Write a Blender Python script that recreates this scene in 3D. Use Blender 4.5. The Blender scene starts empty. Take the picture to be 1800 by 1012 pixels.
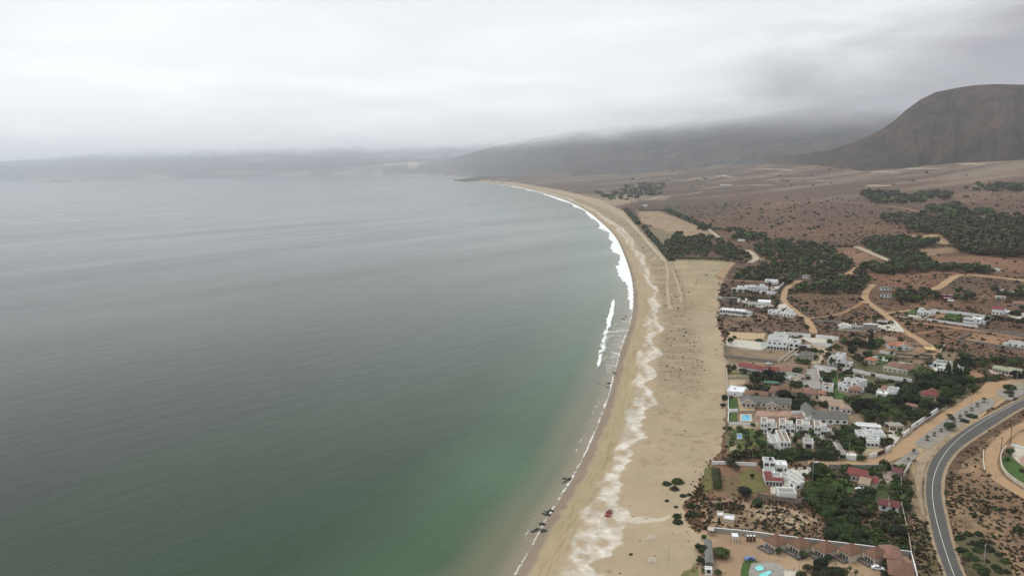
import bpy, bmesh, math, random
import numpy as np
from mathutils import Vector, Matrix

scene = bpy.context.scene
R = math.radians
# ------------------------------------------------------------------ camera
H = 150.0
FPX = 1300.0
PITCH = math.atan(214.0 / FPX)
ROLL = R(1.0)
cam_data = bpy.data.cameras.new('camera')
cam = bpy.data.objects.new('camera', cam_data)
scene.collection.objects.link(cam)
scene.camera = cam
cam_data.sensor_width = 36.0
cam_data.lens = FPX / 1800.0 * 36.0
cam_data.clip_start = 1.0
cam_data.clip_end = 120000.0
CF = Vector((0, math.cos(PITCH), -math.sin(PITCH)))
CR0 = Vector((1, 0, 0)); CU0 = Vector((0, math.sin(PITCH), math.cos(PITCH)))
CR = math.cos(ROLL) * CR0 - math.sin(ROLL) * CU0
CU = math.sin(ROLL) * CR0 + math.cos(ROLL) * CU0
cam.matrix_world = Matrix(((CR.x, CU.x, -CF.x, 0), (CR.y, CU.y, -CF.y, 0), (CR.z, CU.z, -CF.z, H), (0, 0, 0, 1)))

# ------------------------------------------------------------------ render / exposure
scene.view_settings.view_transform = 'Standard'
scene.view_settings.look = 'None'
scene.view_settings.exposure = 0.0
scene.view_settings.gamma = 1.0
scene.cycles.use_denoising = True
scene.cycles.max_bounces = 6
scene.cycles.diffuse_bounces = 3
scene.cycles.glossy_bounces = 2
scene.cycles.transparent_max_bounces = 16
scene.cycles.volume_bounces = 1

# ------------------------------------------------------------------ world: overcast daylight
SUN_EL, SUN_AZ = R(48), R(-35)
world = bpy.data.worlds.new('World'); scene.world = world
world.use_nodes = True
wn, wl = world.node_tree.nodes, world.node_tree.links
wn.clear()
def WN(t, **k):
    n = wn.new(t)
    for a, b in k.items(): setattr(n, a, b)
    return n
wout = WN('ShaderNodeOutputWorld'); wbg = WN('ShaderNodeBackground')
wl.new(wbg.outputs[0], wout.inputs[0])
wbg.inputs['Strength'].default_value = 0.1
sky = WN('ShaderNodeTexSky', sky_type='NISHITA', sun_disc=False)
sky.sun_elevation = SUN_EL; sky.sun_rotation = SUN_AZ
tc = WN('ShaderNodeTexCoord')
sep = WN('ShaderNodeSeparateXYZ'); wl.new(tc.outputs['Generated'], sep.inputs[0])
def WM(op, a, b=None, c=None, clamp=False):
    n = WN('ShaderNodeMath', operation=op); n.use_clamp = clamp
    for i, v in enumerate((a, b, c)):
        if v is None: continue
        if isinstance(v, (int, float)): n.inputs[i].default_value = v
        else: wl.new(v, n.inputs[i])
    return n.outputs[0]
def WRamp(fac, stops, interp='LINEAR'):
    n = WN('ShaderNodeValToRGB'); n.color_ramp.interpolation = interp
    e = n.color_ramp.elements
    while len(e) < len(stops): e.new(0.5)
    for el, (p, c) in zip(e, stops):
        el.position = p; el.color = (c, c, c, 1) if isinstance(c, (int, float)) else (*c, 1)
    wl.new(fac, n.inputs[0]); return n.outputs[0]
# cloud deck seen in perspective: project direction on a layer overhead
zc = WM('MAXIMUM', sep.outputs['Z'], 0.0)
den = WM('ADD', zc, 0.07)
px_ = WM('DIVIDE', sep.outputs['X'], den); py_ = WM('DIVIDE', sep.outputs['Y'], den)
comb = WN('ShaderNodeCombineXYZ'); wl.new(px_, comb.inputs[0]); wl.new(py_, comb.inputs[1])
n1 = WN('ShaderNodeTexNoise'); n1.inputs['Scale'].default_value = 0.7; n1.inputs['Detail'].default_value = 7; n1.inputs['Roughness'].default_value = 0.5
n1.inputs['Distortion'].default_value = 0.3
wl.new(comb.outputs[0], n1.inputs['Vector'])
cl = WRamp(n1.outputs['Fac'], [(0.36, (8.9, 9.2, 9.35)), (0.48, (9.5, 9.7, 9.7)), (0.62, (10.5, 10.6, 10.5))])
# low grey stratus hanging to the right, along the hills
az = WM('ARCTAN2', sep.outputs['X'], sep.outputs['Y'])            # 0 ahead, + to the right
elv = WM('ARCSINE', sep.outputs['Z'])
n2 = WN('ShaderNodeTexNoise'); n2.inputs['Scale'].default_value = 5.5; n2.inputs['Detail'].default_value = 5; n2.inputs['Distortion'].default_value = 0.4
mp = WN('ShaderNodeMapping'); mp.inputs['Scale'].default_value = (1.0, 1.0, 3.6); wl.new(tc.outputs['Generated'], mp.inputs[0]); wl.new(mp.outputs[0], n2.inputs['Vector'])
jit = WM('MULTIPLY', WM('SUBTRACT', n2.outputs['Fac'], 0.5), 0.17)
azn = WM('MULTIPLY_ADD', az, 0.31, 0.028)                        # top of the bank rises to the right
azp = WM('MAXIMUM', azn, 0.018)
low = WM('SUBTRACT', WM('ADD', azp, jit), elv)
lowf = WN('ShaderNodeMapRange'); lowf.interpolation_type = 'SMOOTHSTEP'
lowf.inputs['From Min'].default_value = -0.05; lowf.inputs['From Max'].default_value = 0.10
wl.new(low, lowf.inputs['Value'])
amt = WN('ShaderNodeMapRange'); amt.interpolation_type = 'SMOOTHSTEP'
amt.inputs['From Min'].default_value = -0.18; amt.inputs['From Max'].default_value = 0.42
amt.inputs['To Min'].default_value = 0.04; amt.inputs['To Max'].default_value = 1.0
wl.new(az, amt.inputs['Value'])
lowamt = WM('MULTIPLY', lowf.outputs[0], amt.outputs[0])
mixd = WN('ShaderNodeMixRGB'); wl.new(lowamt, mixd.inputs[0]); wl.new(cl, mixd.inputs[1]); mixd.inputs[2].default_value = (3.6, 3.45, 3.7, 1)
mixs = WN('ShaderNodeMixRGB'); mixs.inputs[0].default_value = 0.93
wl.new(sky.outputs[0], mixs.inputs[1]); wl.new(mixd.outputs[0], mixs.inputs[2])
grad = WRamp(sep.outputs['Z'], [(0.0, 1.24), (0.09, 1.16), (0.2, 1.0), (0.5, 1.0), (0.8, 1.5), (1.0, 1.6)])
mg = WN('ShaderNodeMixRGB', blend_type='MULTIPLY'); mg.inputs[0].default_value = 1.0
wl.new(mixs.outputs[0], mg.inputs[1]); wl.new(grad, mg.inputs[2])
wl.new(mg.outputs[0], wbg.inputs['Color'])

# ------------------------------------------------------------------ sun, diffused by the cloud
sd = bpy.data.lights.new('sun', 'SUN'); sd.energy = 0.8; sd.angle = R(14); sd.color = (1.0, 0.96, 0.9)
sun = bpy.data.objects.new('sun', sd); scene.collection.objects.link(sun)
sdir = Vector((math.sin(SUN_AZ) * math.cos(SUN_EL), math.cos(SUN_AZ) * math.cos(SUN_EL), math.sin(SUN_EL)))
sun.rotation_euler = sdir.to_track_quat('Z', 'Y').to_euler()

# ------------------------------------------------------------------ numeric helpers
rng = np.random.default_rng(7)
random.seed(11)
def _hash(i, j, seed):
    h = (i.astype(np.int64) * 374761393 + j.astype(np.int64) * 668265263 + seed * 1442695041) & 0xFFFFFFFF
    h = ((h ^ (h >> 13)) * 1274126177) & 0xFFFFFFFF
    return ((h ^ (h >> 16)) & 0xFFFF) / 65535.0
def vnoise(x, y, seed=0):
    x = np.asarray(x, float); y = np.asarray(y, float)
    i = np.floor(x); j = np.floor(y); fx = x - i; fy = y - j
    fx = fx * fx * (3 - 2 * fx); fy = fy * fy * (3 - 2 * fy)
    a = _hash(i, j, seed); b = _hash(i + 1, j, seed); c = _hash(i, j + 1, seed); d = _hash(i + 1, j + 1, seed)
    return (a * (1 - fx) + b * fx) * (1 - fy) + (c * (1 - fx) + d * fx) * fy
def fbm(x, y, seed=0, oct=4):
    s = 0; a = 0.5; n = 0
    for k in range(oct):
        s = s + a * vnoise(x * 2 ** k + 17.3 * k, y * 2 ** k - 9.1 * k, seed + k); n += a; a *= 0.5
    return s / n
def sst(x, a, b):
    t = np.clip((x - a) / (b - a), 0, 1); return t * t * (3 - 2 * t)
def pip(x, y, poly):
    x = np.asarray(x); y = np.asarray(y); r = np.zeros(x.shape, bool)
    n = len(poly)
    for k in range(n):
        x1, y1 = poly[k]; x2, y2 = poly[(k + 1) % n]
        if y1 == y2: continue
        c = ((y1 > y) != (y2 > y)) & (x < (x2 - x1) * (y - y1) / (y2 - y1) + x1)
        r ^= c
    return r
F_ = np.array(CF); R_ = np.array(CR); U_ = np.array(CU)
def rays(px, py):
    px = np.atleast_1d(np.asarray(px, float)); py = np.atleast_1d(np.asarray(py, float))
    d = F_[None] * FPX + R_[None] * (px - 900)[:, None] - U_[None] * (py - 506)[:, None]
    return d / np.linalg.norm(d[:, :2], axis=1)[:, None]      # unit horizontal length
def flat(px, py, z=0.0):
    d = rays(px, py); t = (z - H) / d[:, 2]
    return d[:, :2] * t[:, None]

# ------------------------------------------------------------------ shoreline (measured waterline) and relief
SHORE_PX = [(560,1500),(700,1250),(830,1110),(905,1012),(935,960),(965,905),(993,862),(1010,835),(1030,795),(1048,755),(1060,725),(1072,690),
 (1082,650),(1093,610),(1105,578),(1112,548),(1113,515),(1108,482),(1096,446),(1081,416),(1058,392),(1030,370),(995,352.5),(960,341),
 (925,332),(890,325.5),(850,320.5),(830,319.2),(815,319.6),(800,318.2),(794,316.4),(800,314.8),(815,312.6),(790,310.4),(740,308.9),
 (680,308.2),(600,307.9),(500,309),(400,310.6),(300,312.9),(200,316),(130,319),(90,321),(24,323.8),(20,323),(60,319.8),(110,316.6),(60,315.2),(0,314.6),(-250,318)]
SH = np.array([flat(a, b)[0] for a, b in SHORE_PX])
# densify with a smooth curve
def dens(P, step):
    out = []
    n = len(P)
    for k in range(n - 1):
        p0 = P[max(k - 1, 0)]; p1 = P[k]; p2 = P[k + 1]; p3 = P[min(k + 2, n - 1)]
        m = max(1, min(6, int(np.linalg.norm(p2 - p1) / step)))
        for q in range(m):
            t = q / m
            c = 0.5 * ((2 * p1) + (-p0 + p2) * t + (2 * p0 - 5 * p1 + 4 * p2 - p3) * t * t + (-p0 + 3 * p1 - 3 * p2 + p3) * t ** 3)
            out.append(list(c) + [k + t])
    out.append(list(P[-1]) + [n - 1]); return np.array(out)
SD = dens(SH, 20.0)
LAND = [tuple(p[:2]) for p in SD] + [(-90000, 60000), (-60000, 120000), (120000, 120000), (120000, -3000), (SD[0][0], -3000)]
_A = SD[:-1, :2]; _B = SD[1:, :2]; _AB = _B - _A; _L2 = (_AB ** 2).sum(1); _T0 = SD[:-1, 2]; _T1 = SD[1:, 2]
def sdist(x, y):
    x = np.atleast_1d(np.asarray(x, float)); y = np.atleast_1d(np.asarray(y, float))
    best = np.full(x.shape, 1e18); tt = np.zeros(x.shape)
    for k in range(len(_A)):
        dx = x - _A[k, 0]; dy = y - _A[k, 1]
        t = np.clip((dx * _AB[k, 0] + dy * _AB[k, 1]) / _L2[k], 0, 1)
        d = (dx - t * _AB[k, 0]) ** 2 + (dy - t * _AB[k, 1]) ** 2
        m = d < best
        best = np.where(m, d, best); tt = np.where(m, _T0[k] + t * (_T1[k] - _T0[k]), tt)
    ins = pip(x, y, LAND)
    return np.where(ins, 1, -1) * np.sqrt(best), tt
HEAD = flat(830, 317)[0]; HEADR = 9000.0
BUMPS = [(flat(838, 317.0)[0], 650.0, 34.0), (flat(690, 306.5)[0] + np.array([0, 2500.0]), 2300.0, 150.0), (flat(90, 319.5)[0], 900.0, 60.0)]
def height(x, y, s=None):
    x = np.atleast_1d(np.asarray(x, float)); y = np.atleast_1d(np.asarray(y, float))
    if s is None: s, _ = sdist(x, y)
    z = np.where(s < 0, np.maximum(s * 0.05, -6.0), 0.0)
    z = z + 2.6 * sst(s, 0, 22) + 1.4 * sst(s, 20, 90)
    q = np.clip(s - 110, 0, 1750)
    z = z + 0.012 * q + 3.45e-5 * q * q + 0.02 * np.clip(s - 1860, 0, 4500)
    far = sst(s, 300, 1500)
    z = z + far * ((fbm(x / 420, y / 420, 3, 3) - 0.5) * 13 + (fbm(x / 1500, y / 1500, 5, 2) - 0.5) * 20)
    for c, r, a in BUMPS:
        z = z + a * np.exp(-(((x - c[0]) ** 2 + (y - c[1]) ** 2) / r ** 2)) * sst(s, 0, r * 0.5)
    return z
def P(px, py):
    """ground point seen at a photo pixel (vectorised): array n x 3"""
    d = rays(px, py); n = len(d)
    t = np.full(n, 120.0); prev = t.copy(); hit = np.zeros(n, bool)
    lo = np.full(n, 120.0); hi = np.full(n, 40000.0)
    while True:
        z = H + d[:, 2] * t
        below = z < height(d[:, 0] * t, d[:, 1] * t)
        new = below & ~hit
        lo = np.where(new, prev, lo); hi = np.where(new, t, hi); hit |= below
        if hit.all() or t.min() > 40000: break
        prev = t.copy(); t = t * 1.05
    for _ in range(22):
        m = 0.5 * (lo + hi)
        b = H + d[:, 2] * m < height(d[:, 0] * m, d[:, 1] * m)
        hi = np.where(b, m, hi); lo = np.where(b, lo, m)
    x = d[:, 0] * hi; y = d[:, 1] * hi
    return np.stack([x, y, height(x, y)], 1)
def P1(px, py): return P([px], [py])[0]
def poly(pts):
    a = P([p[0] for p in pts], [p[1] for p in pts]); return a
def poly2(pts): return [tuple(q[:2]) for q in poly(pts)]

# ------------------------------------------------------------------ materials
def new_mat(name):
    m = bpy.data.materials.new(name); m.use_nodes = True
    nt = m.node_tree; b = nt.nodes['Principled BSDF']
    return m, nt, b
def N(nt, t, ins=None, **k):
    n = nt.nodes.new(t)
    for a, b in k.items(): setattr(n, a, b)
    for a, v in (ins or {}).items():
        if hasattr(v, 'is_output') or isinstance(v, bpy.types.NodeSocket): nt.links.new(v, n.inputs[a])
        else: n.inputs[a].default_value = v
    return n
def ramp(nt, fac, stops, interp='LINEAR'):
    n = nt.nodes.new('ShaderNodeValToRGB'); n.color_ramp.interpolation = interp
    e = n.color_ramp.elements
    while len(e) < len(stops): e.new(0.5)
    for el, (p, c) in zip(e, stops):
        el.position = p; el.color = (c, c, c, 1) if isinstance(c, (int, float)) else (*c, 1)
    nt.links.new(fac, n.inputs[0]); return n.outputs[0]
def mixc(nt, fac, a, b, mode='MIX'):
    n = nt.nodes.new('ShaderNodeMixRGB'); n.blend_type = mode
    for i, v in zip((0, 1, 2), (fac, a, b)):
        if isinstance(v, bpy.types.NodeSocket): nt.links.new(v, n.inputs[i])
        elif isinstance(v, (int, float)): n.inputs[i].default_value = v if i == 0 else (v, v, v, 1)
        else: n.inputs[i].default_value = (*v, 1)
    return n.outputs[0]
def pos(nt, scale=(1, 1, 1), rot=0.0):
    g = nt.nodes.new('ShaderNodeNewGeometry')
    m = nt.nodes.new('ShaderNodeMapping'); nt.links.new(g.outputs['Position'], m.inputs[0])
    m.inputs['Scale'].default_value = scale; m.inputs['Rotation'].default_value = (0, 0, rot)
    return m.outputs[0]
def noise(nt, vec, scale, detail=4, rough=0.55, dist=0.0):
    n = nt.nodes.new('ShaderNodeTexNoise'); nt.links.new(vec, n.inputs['Vector'])
    n.inputs['Scale'].default_value = scale; n.inputs['Detail'].default_value = detail
    n.inputs['Roughness'].default_value = rough; n.inputs['Distortion'].default_value = dist
    return n.outputs['Fac']
_mats = {}
def surf(name, col, var=0.25, scale=0.8, rough=0.85, fine=3.0, spec=0.25, col2=None, spots=0.5):
    """weathered matt surface: two noises in world space break the flat colour"""
    if name in _mats: return _mats[name]
    m, nt, b = new_mat(name)
    v = pos(nt)
    c2 = col2 or tuple(c * (1 - var) * 0.85 for c in col)
    f = ramp(nt, noise(nt, v, scale, 5, 0.6), [(0.33, 0.0), (0.68, 1.0)])
    c = mixc(nt, f, col, c2)
    g = ramp(nt, noise(nt, v, fine, 3), [(0.3, 1 - var * 0.6), (0.7, 1 + var * 0.25)])
    c = mixc(nt, 1.0, c, g, 'MULTIPLY')
    nt.links.new(c, b.inputs['Base Color'])
    b.inputs['Roughness'].default_value = rough; b.inputs['Specular IOR Level'].default_value = spec
    _mats[name] = m; return m

# ------------------------------------------------------------------ object helpers
def link(o, parent=None):
    scene.collection.objects.link(o)
    if parent is not None: o.parent = parent
    return o
def mesh_obj(name, verts, faces, mat=None, parent=None, smooth=False):
    me = bpy.data.meshes.new(name)
    me.from_pydata([tuple(map(float, v)) for v in verts], [], faces)
    if smooth: me.shade_smooth()
    if mat is not None:
        for m in (mat if isinstance(mat, (list, tuple)) else [mat]): me.materials.append(m)
    return link(bpy.data.objects.new(name, me), parent)
def tag(o, label=None, cat=None, group=None, kind=None):
    if label: o['label'] = label
    if cat: o['category'] = cat
    if group: o['group'] = group
    if kind: o['kind'] = kind
    return o
def empty(name, loc, rz=0.0):
    o = bpy.data.objects.new(name, None); o.location = loc; o.rotation_euler = (0, 0, rz)
    o.empty_display_size = 1.0
    return link(o)
def grid_mesh(name, X, Y, Z, keep, mat, attrs):
    """X,Y,Z: rows x cols; keep: bool rows x cols of vertices in use; attrs: name -> (rows x cols [x3])"""
    r, c = X.shape
    idx = np.arange(r * c).reshape(r, c)
    k = keep[:-1, :-1] | keep[1:, :-1] | keep[:-1, 1:] | keep[1:, 1:]
    q = np.stack([idx[:-1, :-1], idx[:-1, 1:], idx[1:, 1:], idx[1:, :-1]], -1)[k]
    used = np.zeros(r * c, bool); used[q.ravel()] = True
    remap = np.cumsum(used) - 1
    q = remap[q]; co = np.stack([X.ravel(), Y.ravel(), Z.ravel()], 1)[used]
    me = bpy.data.meshes.new(name)
    me.vertices.add(len(co)); me.vertices.foreach_set('co', co.astype(np.float32).ravel())
    me.loops.add(q.size); me.loops.foreach_set('vertex_index', q.astype(np.int32).ravel())
    me.polygons.add(len(q)); me.polygons.foreach_set('loop_start', np.arange(0, q.size, 4, dtype=np.int32))
    me.polygons.foreach_set('loop_total', np.full(len(q), 4, np.int32))
    me.update(calc_edges=True)
    me.shade_smooth()
    for nme, a in attrs.items():
        if a.ndim == 3:
            at = me.attributes.new(nme, 'FLOAT_COLOR', 'POINT')
            v = np.concatenate([a.reshape(-1, 3)[used], np.ones((len(co), 1))], 1)
            at.data.foreach_set('color', v.astype(np.float32).ravel())
        else:
            at = me.attributes.new(nme, 'FLOAT', 'POINT')
            at.data.foreach_set('value', a.ravel()[used].astype(np.float32))
    me.materials.append(mat)
    return link(bpy.data.objects.new(name, me))
def attr(nt, name):
    n = nt.nodes.new('ShaderNodeAttribute'); n.attribute_name = name; return n

# polar grid: rings at even picture rows, near to far
rows_py = np.concatenate([np.arange(1400, 1012, -8.0), np.arange(1012, 303, -1.15)])
dist_rows = np.array([H / math.tan(math.atan((q - 506) / FPX) + PITCH) for q in rows_py])
dist_rows = np.concatenate([dist_rows, np.geomspace(dist_rows[-1] * 1.06, 45000, 14)])
AZ = np.radians(np.linspace(-46, 46, 1250))
GX = dist_rows[:, None] * np.sin(AZ)[None]; GY = dist_rows[:, None] * np.cos(AZ)[None]
GS, GT = sdist(GX.ravel(), GY.ravel()); GS = GS.reshape(GX.shape); GT = GT.reshape(GX.shape)
GD = np.broadcast_to(dist_rows[:, None], GX.shape)

GZ = height(GX.ravel(), GY.ravel(), GS.ravel()).reshape(GX.shape)
_exact = height
_li = np.arange(len(dist_rows), dtype=float)
def height(x, y, s=None):
    """relief read back from the ground grid, so that things sit on the mesh itself"""
    if s is not None: return _exact(x, y, s)
    x = np.atleast_1d(np.asarray(x, float)); y = np.atleast_1d(np.asarray(y, float))
    d = np.clip(np.hypot(x, y), dist_rows[0], dist_rows[-1] * .999); a = np.clip((np.arctan2(x, y) - AZ[0]) / (AZ[1] - AZ[0]), 0, len(AZ) - 1.001)
    r = np.clip(np.interp(d, dist_rows, _li), 0, len(dist_rows) - 1.001)
    i = r.astype(int); j = a.astype(int); u = r - i; v = a - j
    return (GZ[i, j] * (1 - v) + GZ[i, j + 1] * v) * (1 - u) + (GZ[i + 1, j] * (1 - v) + GZ[i + 1, j + 1] * v) * u
# ================================================================== GROUND
def shore_at(py):            # shoreline parameter of a picture row (for widths that change along the beach)
    ys = [p[1] for p in SHORE_PX[:29]]
    return np.interp(-py, [-y for y in ys], range(29))
def build_ground():
    X, Y, S = GX, GY, GS
    m = S > -90
    Z = np.full(X.shape, -6.0); Z[m] = height(X[m], Y[m], S[m])
    x = X[m]; y = Y[m]; s = S[m]; t = GT[m]; d = GD[m]
    # ragged lookups
    wob = np.clip(d / 600, 0.5, 12)
    jx = x + (fbm(x / 5, y / 5, 21, 3) - 0.5) * 5 * wob ** 0.5; jy = y + (fbm(x / 5, y / 5, 31, 3) - 0.5) * 5 * wob ** 0.5
    col = np.zeros((len(x), 3)); scrub = np.zeros(len(x))
    def C(*c): return np.array(c)
    n1 = fbm(x / 60, y / 60, 1, 4)[:, None]; n2 = fbm(x / 260, y / 260, 2, 4)[:, None]; n3 = fbm(x / 7, y / 7, 4, 3)[:, None]
    # scrubland: red-brown earth, greyer with distance from the houses
    red = C(.215, .106, .060); brn = C(.145, .078, .044); gry = C(.145, .090, .060); tan = C(.27, .19, .12)
    w = np.clip((n1 - .35) * 3.2, 0, 1); col = red * (1 - w) + brn * w
    w = np.clip((n2 - .42) * 4, 0, 1) * .75; col = col * (1 - w) + gry * w
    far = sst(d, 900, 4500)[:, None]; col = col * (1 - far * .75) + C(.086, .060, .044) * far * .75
    w = (np.clip((n3 - .62) * 5, 0, 1) * .5); col = col * (1 - w) + tan * w
    st = fbm(x / 1100 + y / 2600, y / 170 - x / 500, 8, 4)[:, None]        # long pale strips between fields, far plain
    w = np.clip((st - .555) * 9, 0, 1) * sst(d, 1900, 3200)[:, None] * (1 - sst(s, 4600, 5600)[:, None]); col = col * (1 - w * .75) + C(.30, .235, .165) * w * .75
    w = np.clip((.36 - st) * 9, 0, 1) * sst(d, 1500, 3000)[:, None]; col = col * (1 - w * .55) + C(.055, .06, .035) * w * .55
    scrub[:] = .55 + .4 * (n2[:, 0] - .5)
    def paint(pp, c, k=1.0, sc=None, rag=True, c2=None, soft=None):
        nonlocal col
        q = pp if soft is None else pp
        ins = pip(jx if rag else x, jy if rag else y, poly2(q))
        cc = C(*c)[None]
        if c2 is not None:
            w = np.clip((fbm(x / 14, y / 14, 77, 4) - .38) * 4, 0, 1)[:, None]; cc = cc * (1 - w) + C(*c2) * w
            cc = cc[ins]
        col[ins] = col[ins] * (1 - k) + cc * k
        if sc is not None: scrub[ins] = sc
    # --- open ground and fields
    paint([(1060,338),(1180,345),(1180,350),(1120,356),(1075,352)], (.30,.24,.155), .6, .2)
    paint([(1118,368),(1150,368),(1215,392),(1262,412),(1232,420),(1185,414),(1160,402),(1128,392)], (.34,.25,.155), .9, .15, c2=(.25,.185,.115))
    paint([(1148,398),(1190,412),(1172,452),(1152,432),(1135,405)], (.20,.165,.10), .8, .2)
    paint([(1120,340),(1220,352),(1330,350),(1250,385),(1180,372),(1120,372)], (.105,.085,.062), .5, .7)
    paint([(1050,352),(1100,350),(1110,356),(1080,362)], (.30,.24,.16), .8, .1)
    paint([(1010,340),(1180,345),(1170,352),(1010,350)], (.24,.19,.125), .5, .2)
    paint([(1180,456),(1235,452),(1290,462),(1266,500),(1265,548),(1207,546),(1196,500)], (.37,.29,.185), 1, .14, c2=(.31,.245,.15))
    paint([(1212,458),(1285,462),(1270,500),(1235,505),(1205,480)], (.29,.245,.15), .5, .2)
    paint([(1590,415),(1650,412),(1675,430),(1640,428)], (.34,.24,.14), .9, 0)
    paint([(1600,440),(1680,434),(1690,442),(1610,452)], (.25,.17,.10), .8, .2)
    paint([(1450,432),(1520,432),(1560,455),(1500,462),(1470,470)], (.25,.145,.085), .7, .4)
    paint([(1630,452),(1730,450),(1800,460),(1800,478),(1720,475),(1640,470)], (.22,.12,.07), .7, .3)
    paint([(1675,484),(1790,494),(1800,500),(1700,510),(1640,508)], (.105,.072,.052), .8, .5)
    paint([(1385,520),(1530,505),(1560,545),(1580,560),(1520,560),(1430,552),(1392,540)], (.26,.14,.085), .6, .7)
    paint([(1270,556),(1330,552),(1420,560),(1430,585),(1350,590),(1275,578)], (.30,.20,.125), .7, .5, c2=(.14,.085,.06))
    paint([(1275,606),(1330,612),(1400,618),(1375,634),(1275,626)], (.27,.18,.11), .85, .45, c2=(.13,.085,.06))
    paint([(1350,560),(1420,562),(1420,584),(1360,584)], (.13,.075,.05), .7, .4)
    paint([(1278,582),(1343,586),(1345,598),(1278,600)], (.42,.31,.19), 1, .05)
    paint([(1560,575),(1720,580),(1690,600),(1660,625),(1600,600)], (.155,.088,.055), .6, .45)
    paint([(1690,600),(1800,612),(1800,640),(1700,625)], (.15,.088,.056), .7, .4)
    paint([(1700,585),(1790,590),(1770,602),(1690,600)], (.25,.15,.08), .7, .3)
    # --- village ground
    paint([(1275,600),(1380,590),(1500,598),(1560,590),(1700,625),(1710,690),(1620,752),(1600,815),(1430,818),(1280,800),(1270,640)], (.25,.185,.12), .85, .08, c2=(.17,.13,.085))
    paint([(1500,628),(1560,620),(1640,650),(1700,650),(1705,690),(1610,742),(1520,735),(1490,690)], (.075,.085,.04), .75, .2)
    paint([(1280,760),(1345,755),(1350,795),(1300,800),(1278,790)], (.07,.10,.035), .8, .1)
    paint([(1470,750),(1520,745),(1530,795),(1480,790)], (.08,.10,.045), .8, .1)
    # --- blocks below the lane
    paint([(1238,818),(1330,812),(1430,830),(1420,875),(1330,885),(1240,870)], (.20,.115,.07), .9, .2, c2=(.15,.11,.06))
    paint([(1298,830),(1322,822),(1345,840),(1345,862),(1320,868),(1300,845)], (.11,.12,.035), .9, .02)
    paint([(1240,818),(1256,818),(1262,860),(1240,865),(1232,850)], (.12,.12,.045), .8, .1)
    paint([(1430,818),(1600,818),(1602,905),(1530,925),(1440,900),(1425,860)], (.10,.095,.045), .9, .3, c2=(.15,.10,.06))
    paint([(1452,838),(1500,850),(1490,870),(1458,872)], (.075,.115,.03), .9, .02)
    paint([(1500,862),(1560,850),(1580,880),(1520,890)], (.07,.095,.035), .8, .1)
    paint([(1225,880),(1300,875),(1450,905),(1450,945),(1330,935),(1240,925)], (.34,.24,.15), .9, .38, c2=(.20,.13,.08))
    paint([(1240,890),(1300,898),(1305,925),(1245,925)], (.30,.21,.13), .6, .3)
    paint([(1318,880),(1400,895),(1440,915),(1400,930),(1340,915)], (.42,.32,.21), .8, .4)
    paint([(1240,885),(1300,880),(1305,905),(1245,908)], (.10,.062,.045), .8, .3)
    paint([(1490,905),(1600,915),(1602,965),(1530,960),(1480,940)], (.20,.135,.08), .7, .4, c2=(.09,.085,.04))
    paint([(1228,930),(1330,940),(1450,960),(1600,975),(1612,1012),(1620,1200),(1180,1200),(1215,1000),(1235,960)], (.38,.27,.17), .95, .05, c2=(.31,.215,.135))
    paint([(1190,985),(1215,980),(1232,1012),(1235,1100),(1160,1100)], (.14,.16,.06), .8, .2)
    # --- right of the main road
    paint([(1600,820),(1640,850),(1690,1012),(1760,1200),(1620,1200),(1605,950)], (.28,.20,.12), .9, .40, c2=(.16,.125,.065))
    paint([(1800,735),(1740,770),(1690,820),(1665,880),(1680,960),(1710,1012),(1760,1200),(2100,1200),(2100,700)], (.27,.18,.105), .9, .34, c2=(.19,.12,.07))
    paint([(1680,935),(1730,940),(1780,1000),(1780,1060),(1715,1050),(1690,980)], (.055,.065,.03), .75, .2)
    paint([(1795,690),(1740,720),(1690,765),(1660,810),(1600,830),(1605,780),(1680,715),(1760,670),(1800,665)], (.40,.275,.155), .95, .05)
    paint([(1600,800),(1625,815),(1640,870),(1625,870),(1604,830)], (.36,.26,.15), .7, .2)
    # --- sand: from the water to the plots
    SAND = [(905,1016),(1190,1200),(1195,1012),(1225,988),(1238,945),(1205,915),(1200,890),(1228,850),(1245,815),(1268,790),(1272,760),(1277,700),(1277,640),(1272,600),(1262,570),(1262,548),
            (1207,546),(1196,500),(1178,456),(1152,432),(1120,398),(1096,371),(1052,350),(985,334),(905,320.5),(850,316),(830,316),(860,325),(1000,360),(1090,440),(1105,560),(1060,680),(1000,820),(880,1016),(700,1200)]
    ins = pip(jx, jy, poly2(SAND)) | ((s < 30) & (t < 27))
    cs = C(.375, .295, .195) * (1 - .10 * np.clip((n1 - .3) * 2.2, 0, 1)) + (n3 - .5) * .015
    col[ins] = cs[ins]; scrub[ins] = 0.02
    tb = t                                                     # along-shore parameter
    band = (tb > 2.0) & (tb < 27.5)
    # dune scrub strip behind the crust, mid beach
    al = tb
    k = sst(s, 27, 33) * (1 - sst(s + (n1[:, 0] - .5) * 26, 55, 72)) * sst(al, 10.2, 12.2) * (1 - sst(al, 26, 27.5))
    ac = np.zeros(len(x)); ac = al * 31.0
    pt = np.clip((fbm(ac * 6, s / 8, 91, 5) - .42) * 4.5, 0, 1)
    w = (k * (.25 + .65 * pt) * band)[:, None]; col = col * (1 - w) + C(.24, .19, .12) * w; scrub = scrub + (k * .20 * band) * (scrub < .1)
    # scattered darker clumps on the lower flats
    w = (sst(s, 27, 32) * (1 - sst(s, 70, 82)) * sst(al, 6, 9) * (1 - sst(al, 10.5, 12.5)) * np.clip((fbm(x / 4, y / 3.2, 14, 4) - .60) * 9, 0, 1))[:, None]
    col = col * (1 - w * .6) + C(.23, .165, .095) * w * .6
    # wet sand, tan berm, wrack lines, white crust
    sw = s + (vnoise(al * 6, al * 0, 55) - .5) * 2.2
    bw = (tb < 28)
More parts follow.
